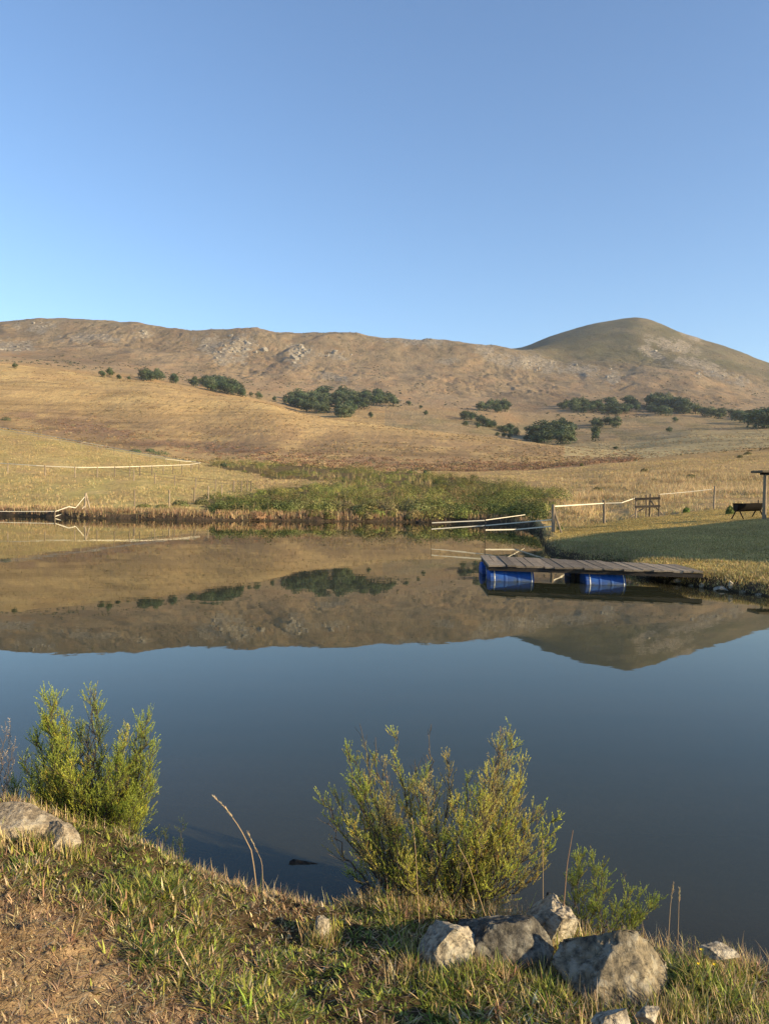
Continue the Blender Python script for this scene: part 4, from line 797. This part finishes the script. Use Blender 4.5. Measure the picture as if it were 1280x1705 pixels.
wood([(1072, 676), (1100, 676), (1140, 684), (1145, 690), (1110, 682), (1080, 680)], 14, (16, 23), 'tall tree at the back right of the long low wood', 'tall trees at the back of the long low wood')
wood([(1150, 692), (1200, 698), (1280, 712), (1330, 722), (1330, 710), (1240, 694), (1160, 687)], 28, (9, 16), 'tree of the straggling wood running off the right edge', 'trees in the wood at the right edge')
wood([(1255, 712), (1300, 716), (1300, 708), (1258, 706)], 5, (24, 32), 'tall tree in the wood at the right edge', 'tall trees at the right edge')
wood([(690, 688), (760, 704), (800, 722), (860, 732), (720, 690)], 6, (5, 9), 'tiny shrubby tree dotted on the brown spur', 'tiny trees on the brown spur', ymin=480)
wood([(450, 668), (480, 672), (478, 668), (452, 664)], 4, (5, 8), 'tiny tree between golden hill crest and dense wood', 'tiny trees left of the dense wood', ymin=560)
for i, u_ in enumerate(used):
    if not u_:
        for ch in list(kinds[i].children): bpy.data.objects.remove(ch)
        bpy.data.objects.remove(kinds[i])
# dark shrubs dotted over the mountain
ac = Acc(); X, Y, Z, a, b = px_scatter(3600, -60, 1340, 0, 0, 900, 2100); k = fbm(X/60, Y/110, seed=120, oct=4)+.3*rng.random(len(X)) > .22; X, Y, Z = X[k], Y[k], Z[k]; s_ = rng.uniform(1.2, 3.4, len(X))
leafballs(ac, np.stack([X, Y, Z-.3], 1), np.stack([s_, s_, s_*.7], 1), 12, 1.7, [(.08, .085, .04), (.11, .09, .05), (.06, .07, .035)], [1, 1, 1]); so = ac.build('mountain_scrub', CROWN); tag(so, 'dark scrub freckling the upper slopes of the mountain', 'scrub', kind='stuff')
# crags
def crag(px, py, wpx, hpx, n_, label, seed, m_=None):
    big = 1.45 if px in (400, 497) else 1.0
    p = hit(px, py, 1100); r_ = np.random.default_rng(seed); IV, IF = ico(3); root = thing('rock_outcrop', label, 'rock outcrop', tuple(p))
    for i in range(n_):
        ax = r_.normal(0, wpx*.34); ay = r_.normal(0, hpx*.36); q = hit(px+ax, py+ay, 1100)
        sz = r_.uniform(1.6, 5.0)*(.55 if hpx < 7 else big)*(1.5 if r_.random() < .2 else 1); v = rock_mesh((sz*1.2, sz, sz*r_.uniform(.6, 1.3)), seed*50+i, (IV, IF), rough=.2)[0]
        put('rock', v, IF, m_ or CRAG, root, (q.x-p.x, q.y-p.y, q.z-p.z-sz*.2))
    return root
m, n, out = mat('crag_rock'); f = noise(n, geo(n), .25, 6, .7); pbr(n, out, ramp(n, f, [(.35, (.13, .11, .085)), (.6, (.33, .295, .24))]), .95, f, .8, 2); CRAG = m
for a in [(400, 578, 52, 26, 34, 'large pale grey outcrop on the rounded shoulder left of centre on the ridge'), (368, 594, 26, 14, 14, 'outcrop below and left of the large pale one on the ridge shoulder'), (497, 587, 26, 22, 22, 'steep pale outcrop with a dark cleft right of the shoulder'),
          (562, 591, 34, 10, 13, 'small low outcrop right of the cleft outcrop'), (700, 566, 75, 5, 26, 'long line of rocks along the ridge top right of centre'), (20, 577, 40, 12, 14, 'dark craggy outcrop at the left edge of the mountain'), (70, 540, 30, 9, 10, 'outcrop just below the left summit of the ridge'),
          (905, 608, 80, 12, 24, 'scattered rocks down the slope left of the conical hill'), (1110, 580, 45, 14, 12, 'rocks on the right shoulder of the conical hill'), (1020, 628, 12, 14, 8, 'isolated rocks at the foot of the conical hill'), (240, 556, 12, 8, 6, 'small outcrop on the slope below the left ridge'), (1180, 622, 60, 12, 12, 'rocks low on the right slope of the conical hill')]:
    crag(*a, seed=int(a[0]))

# ------------------------------------------------------------------ fences
def post_mb(mb, base, top, r, n_=8): mb.tube([np.array(base)-np.array([0, 0, .25]), np.array(base)*.5+np.array(top)*.5+np.array([rng.normal(0, .006), 0, 0]), top], [r*1.05, r, r*.93], n_, True, .08)
def post_at(parent, px, ytop, ybase, Y=None, r=.05, ymin=15, name='post', m_=None, lean=0):
    p = hit(px, ybase, ymin) if Y is None else Vector(unp(px, ybase, Y)); t = unp(px+lean, ytop, p.y); b = MB(); post_mb(b, p, t, r); b.build(name, m_ or POSTW, parent); return p, Vector(t)
def tape(parent, P, wdt=.04, name='tape', m_=None, sag=0.0):
    P = np.array([list(p) for p in P]); Q = []
    for i in range(len(P)-1):
        for t in np.linspace(0, 1, 7)[:-1]: q = P[i]*(1-t)+P[i+1]*t; q[2] -= sag*4*t*(1-t); Q.append(q)
    Q.append(P[-1]); Q = np.array(Q); V = []; m2_ = len(Q)
    for i in range(m2_):
        tg = Q[min(i+1, m2_-1)]-Q[max(0, i-1)]; nrm = np.array([-tg[1], tg[0], 0]); nrm /= np.linalg.norm(nrm)+1e-9
        for dz, dn in ((-.5, -.002), (.5, -.002), (.5, .002), (-.5, .002)): V.append(Q[i]+nrm*dn+np.array([0, 0, dz*wdt]))
    Fc = [(i*4+k, i*4+(k+1) % 4, i*4+4+(k+1) % 4, i*4+4+k) for i in range(m2_-1) for k in range(4)]; Fc += [(0, 1, 2, 3), tuple((m2_-1)*4+k for k in (3, 2, 1, 0))]
    return put(name, V, Fc, m_ or TAPE, parent)
fa = thing('tape_fence', 'white tape fence with a braced corner post running into the water behind the jetty', 'fence', (0, 0, 0))
p921, t921 = post_at(fa, 921, 840, 886, r=.07); Yc = p921.y
b_ = MB(); q = unp(936, 880, Yc-.2); q[2] = ground(q[0], q[1])[0]; b_.tube([q-np.array([0, 0, .1]), unp(922, 850, Yc)], .04, 7); b_.build('brace', POSTW, fa)
b_ = MB(); b_.tube([unp(807.5, 907, 31), unp(807.5, 898, 31), unp(808, 862, 31)], .014, 6); b_.build('thin_pole', DARKW, fa)
b_ = MB(); q = unp(716, 905, 31); b_.tube([q, unp(719, 866, 31)], .010, 6); b_.build('thin_pole', DARKW, fa)
tape(fa, [unp(719, 870.5, 31), unp(808, 866.5, 31)], .04); tape(fa, [unp(808, 866, 31), unp(845, 861, 33), unp(874, 857, 38)], .03)
tape(fa, [unp(718, 881, 31), unp(808, 875, 31), unp(921, 865, Yc)], .04); tape(fa, [unp(808, 882.5, 31), unp(860, 881.5, 31.5), unp(921, 876, Yc)], .045)
p1005, t1005 = post_at(fa, 1005.5, 833, 872, r=.075)
tape(fa, [unp(923, 843, Yc), unp(1005, 838, p1005.y)], .05); tape(fa, [unp(1005, 838, p1005.y), unp(1035, 837, p1005.y), unp(1058, 829, 42)], .045)
gt = thing('wooden_rails', 'short stile of two dark rails on weathered posts with diagonal braces on the lawn edge', 'stile', (0, 0, 0))
for (a, yt, yb2, r_) in [(1058.5, 826, 861, .045), (1097, 824, 859, .05), (1075.5, 824, 858.5, .05), (1081.5, 822, 858, .06)]:
    post_at(gt, a, yt, yb2, 42 if a in (1058.5, 1097) else 42.6, r_, lean=1 if a > 1080 and a < 1090 else 0)
for (ya, yb2) in [(831, 829.5), (844, 842.5)]:
    A_ = unp(1056.5, ya, 41.85); B_ = unp(1099, yb2, 41.85); b_ = MB(); L_ = np.linalg.norm(B_-A_); b_.box((A_+B_)/2, (L_, .05, .13), Matrix.Rotation(-math.atan2(B_[2]-A_[2], L_), 3, 'Y'), .008); b_.build('rail', DARKW, gt)
for (P_, Q_) in [((1049, 861), (1071, 846)), ((1082, 833), (1103, 857))]:
    b_ = MB(); b_.tube([unp(*P_, 42.2), unp(*Q_, 42.2)], .045, 6); b_.build('brace', POSTW, gt)
fb = thing('tape_fence', 'single tall post holding a faint white tape at the upper right edge of the lawn', 'fence', (0, 0, 0))
p1189, t1189 = post_at(fb, 1188, 809, 847, 43, .06, lean=2)
tape(fb, [unp(1098, 823, 42.8), unp(1140, 819.5, 43), unp(1185, 814.5, 43)], .03); tape(fb, [unp(1190, 814, 43), unp(1206, 814, 43.2)], .025, m_=WIRE); tape(fb, [unp(1098, 838, 42.8), unp(1187, 834, 43)], .012, 'wire', WIRE)
# left corner fence at the water
fc = thing('tape_fence', 'white double tape fence on a braced post at the left shore running out of frame', 'fence', (0, 0, 0))
post_at(fc, 141, 821, 853, 48.9, .075, lean=2); b_ = MB(); b_.tube([unp(151, 853, 48.9), unp(144, 824, 48.9)], .05, 6); b_.build('brace', POSTW, fc); b_ = MB(); b_.tube([unp(91.5, 868, 47), unp(91.5, 849, 47)], .035, 6); b_.build('thin_pole', POSTW, fc)
tape(fc, [unp(-60, 851.5, 46.5), unp(91, 851.5, 47)], .035); tape(fc, [unp(91, 852, 47), unp(115, 843.5, 47.5), unp(126, 845.5, 48), unp(142, 826, 48.9)], .05); tape(fc, [unp(91, 860, 47), unp(115, 852.5, 47.5), unp(127, 854.5, 48), unp(134, 850, 48.5), unp(142, 842, 48.9)], .05)
# tape track on the left meadow
ft = thing('tape_fence', 'long looping white tape track on posts across the left meadow', 'fence', (0, 0, 0))
def runf(parent, pts, posts, wdt, r, hpost, ymin=60, m_=None, name='tape'):
    P = np.array(pts, float); xs_ = P[:, 0]
    Q = []
    for (a, b, Y) in pts: Q.append(unp(a, b, Y))
    tape(parent, Q, wdt, name, m_)
    for a in posts:
        if xs_[0] < xs_[-1]: b = np.interp(a, xs_, P[:, 1]); Y = np.interp(a, xs_, P[:, 2])
        else: b = np.interp(a, xs_[::-1], P[::-1, 1]); Y = np.interp(a, xs_[::-1], P[::-1, 2])
        t = unp(a, b-1, Y); g = ground(t[0], t[1])[0]; b_ = MB(); post_mb(b_, (t[0], t[1], g), t, r, 6); b_.build('post', POSTW, parent)
def zrun(pxs, ys_, hgt):    # depth along the run so that tape is hgt above the ground
    out_ = []
    for a, b in zip(pxs, ys_):
        best = None
        u, s = ray(a, b); Ys = np.linspace(60, 240, 700); d = H+s*Ys-ground(u*Ys, Ys)-hgt; k = np.argmax(d < 0) if (d < 0).any() else int(np.argmin(np.abs(d))); out_.append((a, b, Ys[k]))
    return out_
lowr = zrun([-60, 0, 30, 60, 100, 130, 160, 200, 230, 260, 290, 315, 334], [769, 771, 773, 775, 777, 778, 778, 777.5, 776.5, 775.5, 774.5, 773.5, 770.5], 1.15)
runf(ft, lowr, [13, 75, 125, 162, 191, 216, 233, 253, 272, 288, 303, 318, 331], .07, .06, 1.2)
upr = zrun([-60, 0, 35, 69, 103, 137, 172, 206, 240, 275, 309, 334], [700, 711, 717, 723, 729.5, 736, 742, 749, 755, 761, 766.5, 770.5], 1.15)
runf(ft, upr, [30, 64, 100, 135, 162, 190, 220, 250, 276, 300, 320], .09, .05, 1.2)
upr2 = zrun([-60, 0, 69, 137, 206, 275, 309, 325], [704, 715, 727, 739, 752, 764, 768, 768.5], 1.15); runf(ft, upr2, [], .06, .04, 1.2)
fd = thing('post_fence', 'row of bare weathered posts along the foot of the left meadow', 'fence', (0, 0, 0))
T_ = []
for (a, yt, yb2) in [(224, 816, 843), (282, 816, 838), (323.5, 812, 830), (347, 809, 825), (369, 807, 821), (388.5, 800, 814), (402, 801, 814), (412, 800, 813), (418, 801, 814)]: T_.append(post_at(fd, a, yt, yb2, 57 if a < 300 else (62 if a < 360 else 72), .055)[1])
fe = thing('post_fence', 'brown wire fence on short posts behind the row of bare posts', 'fence', (0, 0, 0))
wr = zrun([191, 223, 258, 291, 326, 359, 390, 420], [779, 784, 788, 792, 796, 799, 801, 802], 1.1); runf(fe, wr, [191, 223, 258, 291, 326, 359, 390, 418], .03, .06, 1.2, m_=WIRE, name='wire')
tape(fe, [unp(a, b+5, Y) for a, b, Y in wr], .03, 'wire', WIRE)
# stick platform on the water edge and drift stump
dk = thing('wooden_bench', 'little dark wooden stand at the far water edge left of the corner post', 'stand', (0, 0, 0)); q0 = hit(882, 860, 25); Yd = q0.y
for z_, wd_ in ((853, 17), (856.5, 12)):
    A_ = unp(882-wd_/2, z_, Yd); B_ = unp(882+wd_/2, z_+.5, Yd); b_ = MB(); b_.box((A_+B_)/2, (np.linalg.norm(B_-A_), .5, .06), None, .01); b_.build('plank', PLANK if z_ < 853.5 else DARKW, dk)
for a in (876, 887):
    b_ = MB(); q = unp(a, 852, Yd); b_.tube([(q[0], q[1], ground(q[0], q[1])[0]-.1), q], .03, 6); b_.build('leg', DARKW, dk)
p, f_ = rock_mesh((.42, .25, .16), 222, IC3); c_ = unp(697, 871.5, 47); tag(put('driftwood', p, f_, DARKW, loc=(c_[0], c_[1], .05), smooth=True), 'dark floating stump before the far reeds', 'driftwood')
b_ = MB()
for dx_, a_ in ((-.35, .3), (.3, .35), (.1, .22)): b_.tube([(dx_, 0, .05), (dx_*1.2, 0, a_)], .04, 6)
so = b_.build('branch_stubs', DARKW, bpy.data.objects['driftwood'])

# ------------------------------------------------------------------ barbecue drum and shelter
Yb = 33.5
bb = thing('barbecue', 'black half drum barbecue on splayed legs on the lawn by the shelter post', 'barbecue')
A_ = unp(1224, 845, Yb); B_ = unp(1265, 843.5, Yb); L_ = np.linalg.norm(B_-A_); rr = .24
b_ = MB(); V = []; nseg = 14
for sx in np.linspace(0, 1, 5):
    for k in range(nseg+1):
        q = math.pi*(1+k/nseg); V.append(A_*(1-sx)+B_*sx+np.array([0, math.cos(q)*rr, math.sin(q)*rr*1.35+.14]))
for sx in np.linspace(0, 1, 5):
    for k in range(nseg+1):
        q = math.pi*(1+k/nseg); V.append(A_*(1-sx)+B_*sx+np.array([0, math.cos(q)*(rr-.02), math.sin(q)*(rr-.02)*1.35+.16]))
n1_ = nseg+1; Fc = []
for o_ in (0, 5*n1_):
    for i in range(4):
        for k in range(nseg): a0 = o_+i*n1_+k; Fc.append((a0, a0+1, a0+n1_+1, a0+n1_) if o_ == 0 else (a0, a0+n1_, a0+n1_+1, a0+1))
for i_ in (0, 4): Fc.append(tuple(i_*n1_+k for k in range(n1_)))
b_.add(V, Fc); b_.box((A_+B_)/2+np.array([0, 0, .145]), (L_+.04, rr*2.05, .025)); b_.build('drum_trough', RUST, bb)
gz = lambda x, y: ground(x, y)[0]
for sx in (.1, .92):
    for sy in (-1, 1):
        t_ = A_*(1-sx)+B_*sx+np.array([0, sy*.12, -.1]); ft_ = t_+np.array([(.12 if sy < 0 else -.12), sy*.25, 0]); ft_[2] = gz(ft_[0], ft_[1])-.05; q = MB(); q.tube([t_, ft_], .026, 6); q.build('leg', RUST, bb)
q = MB(); q.tube([B_+np.array([-.08, 0, .1]), B_+np.array([-.08, 0, .3])], .02, 6); q.build('handle', RUST, bb)
sh = thing('shelter', 'thatched lean-to shelter with a pole at the right frame edge behind the barbecue', 'shelter')
Ys = 32.0; P0 = unp(1272, 864, Ys); T0 = unp(1271.5, 790, Ys)
rx0 = unp(1265.5, 790, Ys)[0]
for dx, dy in ((0, 0), (2.6, 0)):
    b_ = MB(); zz = gz(P0[0]+dx, Ys+dy); post_mb(b_, (P0[0]+dx, Ys+dy, zz), (P0[0]+dx, Ys+dy, T0[2]), .085); b_.build('post', POSTW, sh)
b_ = MB(); b_.box((rx0+1.55, Ys+.0, T0[2]+.03), (3.1, .12, .10), None, .01); b_.build('beam', DARKW, sh)
b_ = MB(); b_.box((rx0+1.6, Ys+.25, T0[2]+.12), (3.3, 1.0, .10), None, .02); b_.build('roof', THATCH, sh)
# unseen building right of the frame, shaped to cast the shadow over the lawn
lg = thing('shadow_building', 'unseen building beyond the right frame edge, shaped to shadow the lawn', 'building')
rz_ = 6.4
D0 = np.array([19., 13.5]); C0 = np.array([25.5, 32.]); ax = (C0-D0)/np.linalg.norm(C0-D0); nx = np.array([ax[1], -ax[0]]); W0 = 7.0
def foot(a, b, z): q = D0+ax*a+nx*b; return (q[0], q[1], z)
LL = np.linalg.norm(C0-D0)
V = [foot(.5, .5, -.2), foot(LL-.5, .5, -.2), foot(LL-.5, W0-.5, -.2), foot(.5, W0-.5, -.2), foot(.5, .5, 3.1), foot(LL-.5, .5, 3.1), foot(LL-.5, W0-.5, 3.1), foot(.5, W0-.5, 3.1)]
put('wall', V, [(0, 1, 5, 4), (1, 2, 6, 5), (2, 3, 7, 6), (3, 0, 4, 7)], PLASTER, lg)
V = [foot(0, 0, 3.0), foot(LL, 0, 3.0), foot(LL, W0, 3.0), foot(0, W0, 3.0), foot(.4, W0/2, 5.6), foot(5, W0/2, 6.0), foot(10, W0/2, 5.7)]
put('roof', V, [(0, 3, 4), (3, 2, 6, 5, 4), (2, 1, 6), (1, 0, 4, 5, 6), (0, 1, 2, 3)], THATCH, lg)

# ------------------------------------------------------------------ jetty
jt = thing('jetty', 'grey plank jetty floating on blue drums at the edge of the lawn', 'jetty')
FL = unp(812, 940.5, 16.6); BL = unp(800, 925, 18.7); BR = unp(1126, 941, 17.5); FR = unp(1172, 952.5, 15.75)
BR[2] = max(BR[2], .28)
def quad(s, t): return (FL*(1-s)+FR*s)*(1-t)+(BL*(1-s)+BR*s)*t
npl = 22
for i in range(npl):
    s0 = i/npl+.0012; s1 = (i+1)/npl-.0022; sk = rng.normal(0, .0016); v0 = -.018+rng.normal(0, .012); v1 = 1.01+rng.normal(0, .012); th = .035; up = rng.uniform(0, .014); V = []
    for (s, t) in ((s0+sk, v0), (s1+sk, v0), (s1-sk, v1), (s0-sk, v1)):
        for dz in (0, -th): V.append(quad(s, t)+np.array([0, 0, dz+up+rng.normal(0, .003)]))
    c_ = sum(V)/8; V = [v-c_ for v in V]
    put('plank', V, [(0, 2, 4, 6), (1, 7, 5, 3), (0, 1, 3, 2), (2, 3, 5, 4), (4, 5, 7, 6), (6, 7, 1, 0)], PLANK, jt, loc=tuple(c_))
def beam(a, b, wy, hz, off): 
    A_ = quad(*a)+np.array(off); B_ = quad(*b)+np.array(off); V = []
    for p_ in (A_, B_):
        for dy, dz in ((-wy/2, 0), (wy/2, 0), (wy/2, -hz), (-wy/2, -hz)): V.append(p_+np.array([0, dy, dz]))
    put('beam', V, [(0, 1, 2, 3), (4, 7, 6, 5), (0, 4, 5, 1), (1, 5, 6, 2), (2, 6, 7, 3), (3, 7, 4, 0)], DARKW, jt)
beam((.003, 0), (.995, 0), .06, .085, (0, .03, -.037)); beam((.003, 1), (.995, 1), .06, .085, (0, -.05, -.037)); beam((.01, .5), (.97, .5), .06, .085, (0, 0, -.037))
for s in (.012, .30, .58): 
    A_ = quad(s, .02); B_ = quad(s, .98); V = []
    for p_ in (A_, B_):
        for dx, dz in ((-.03, -.05), (.03, -.05), (.03, -.13), (-.03, -.13)): V.append(p_+np.array([dx, 0, dz]))
    put('beam', V, [(0, 1, 2, 3), (4, 7, 6, 5), (0, 4, 5, 1), (1, 5, 6, 2), (2, 6, 7, 3), (3, 7, 4, 0)], DARKW, jt)
def drum(cx, cy, L_, cz, r_=.30):
    b_ = MB(); prof = [(-L_/2, .0), (-L_/2, r_*.95), (-L_/2+.008, r_*.985), (-L_/2+.02, r_), (-L_*.18, r_), (-L_*.16, r_*1.03), (-L_*.13, r_*1.03), (-L_*.11, r_), (L_*.11, r_), (L_*.13, r_*1.03), (L_*.16, r_*1.03), (L_*.18, r_), (L_/2-.02, r_), (L_/2-.008, r_*.985), (L_/2, r_*.95), (L_/2, 0)]
    ns = 44; V = []
    for x, q in prof:
        for k in range(ns): a = 2*math.pi*k/ns; V.append((x, q*math.cos(a), q*math.sin(a)))
    Fc = [(i*ns+k, i*ns+(k+1) % ns, (i+1)*ns+(k+1) % ns, (i+1)*ns+k) for i in range(len(prof)-1) for k in range(ns)]
    d = put('drum', V, Fc, BLUE, jt, (cx, cy, cz))
    for x in (-L_*.39, L_*.45):
        rr_ = r_*1.025; b_ = MB(); V = []
        for xx, q in ((x-.010, rr_), (x+.010, rr_)):
            for k in range(ns): a = 2*math.pi*k/ns; V.append((xx, q*math.cos(a), q*math.sin(a)))
        put('strap', V, [(k, (k+1) % ns, ns+(k+1) % ns, ns+k) for k in range(ns)], STRAP, d, smooth=True)
    return d
sl = (FR-FL)/(FR-FL)[0]
for back in (0, 1):
    for (a0, a1) in ((813.5, 886.5), (972, 1038.5)):
        x0 = unp(a0, 968, 16.75)[0]; x1 = unp(a1, 968, 16.75)[0]
        if a0 > 900: k_ = 16.35/16.75; x0 *= k_; x1 *= k_
        cx = (x0+x1)/2; t = (cx-FL[0])/(FR[0]-FL[0]); yfr = FL[1]+(FR[1]-FL[1])*t
        drum(cx, yfr+.36 if not back else yfr+1.75, x1-x0, -.035 if not back else -.04)
for px_ in (957, 965):
    q = unp(px_, 955, 16.6); b_ = MB(); b_.box((q[0], q[1]+.15, .05), (.07, .07, .55), None, .006); b_.build('post', DARKW, jt)
# stones at the lawn bank by the jetty
stn = [(1108, 970, 15, 7, 'low stone under the shore end of the jetty'), (1128, 968, 18, 9, 'round stone just right of the jetty end'), (1118, 974, 12, 6, 'small flat stone at the waterline below the jetty end'), (1150, 975, 13, 7, 'small stone between the jetty end and the upright stone'),
       (1169, 975, 12, 10, 'upright pale stone left of the large pale stone'), (1200, 981, 30, 12, 'large pale stone at the foot of the lawn bank'), (1216, 972, 9, 14, 'tall narrow pale stone standing above the large pale stone'), (1190, 985, 12, 6, 'small grey stone at the waterline below the large pale one'), (1236, 986, 16, 8, 'grey stone right of the large pale stone'), (1262, 990, 14, 7, 'grey stone near the right frame edge at the lawn waterline')]
for i, (a, b, w_, h_, lab) in enumerate(stn):
    u, s = ray(a, b); Yq = float(np.interp(u, UG, shY))-.12; c_ = np.array([u*Yq, Yq, 0]); c_[2] = H+s*Yq; c_[2] = max(c_[2], -.01); k_ = Yq/F
    p_, f_ = rock_mesh((w_*k_*.55, w_*k_*.45, h_*k_*.6), 300+i, IC3, rough=.1); tag(put('stone', p_, f_, PALE if i in (1, 4, 5, 6) else MIXR, loc=tuple(c_), smooth=True), lab, 'stone')
# ------------------------------------------------------------------ air
hb = MB(); hb.box((0, 1640, 262), (13600, 3360, 530)); hm, hn, ho = mat('haze'); pv = hn.nodes.new('ShaderNodeVolumePrincipled'); pv.inputs['Density'].default_value = .00006; pv.inputs['Color'].default_value = (.80, .88, 1, 1); pv.inputs['Anisotropy'].default_value = .2
hn.links.new(pv.outputs[0], ho.inputs['Volume']); hz = hb.build('haze', hm); tag(hz, 'thin pale blue morning haze in front of the mountain', 'haze', kind='stuff')
print('objects', len(bpy.data.objects))
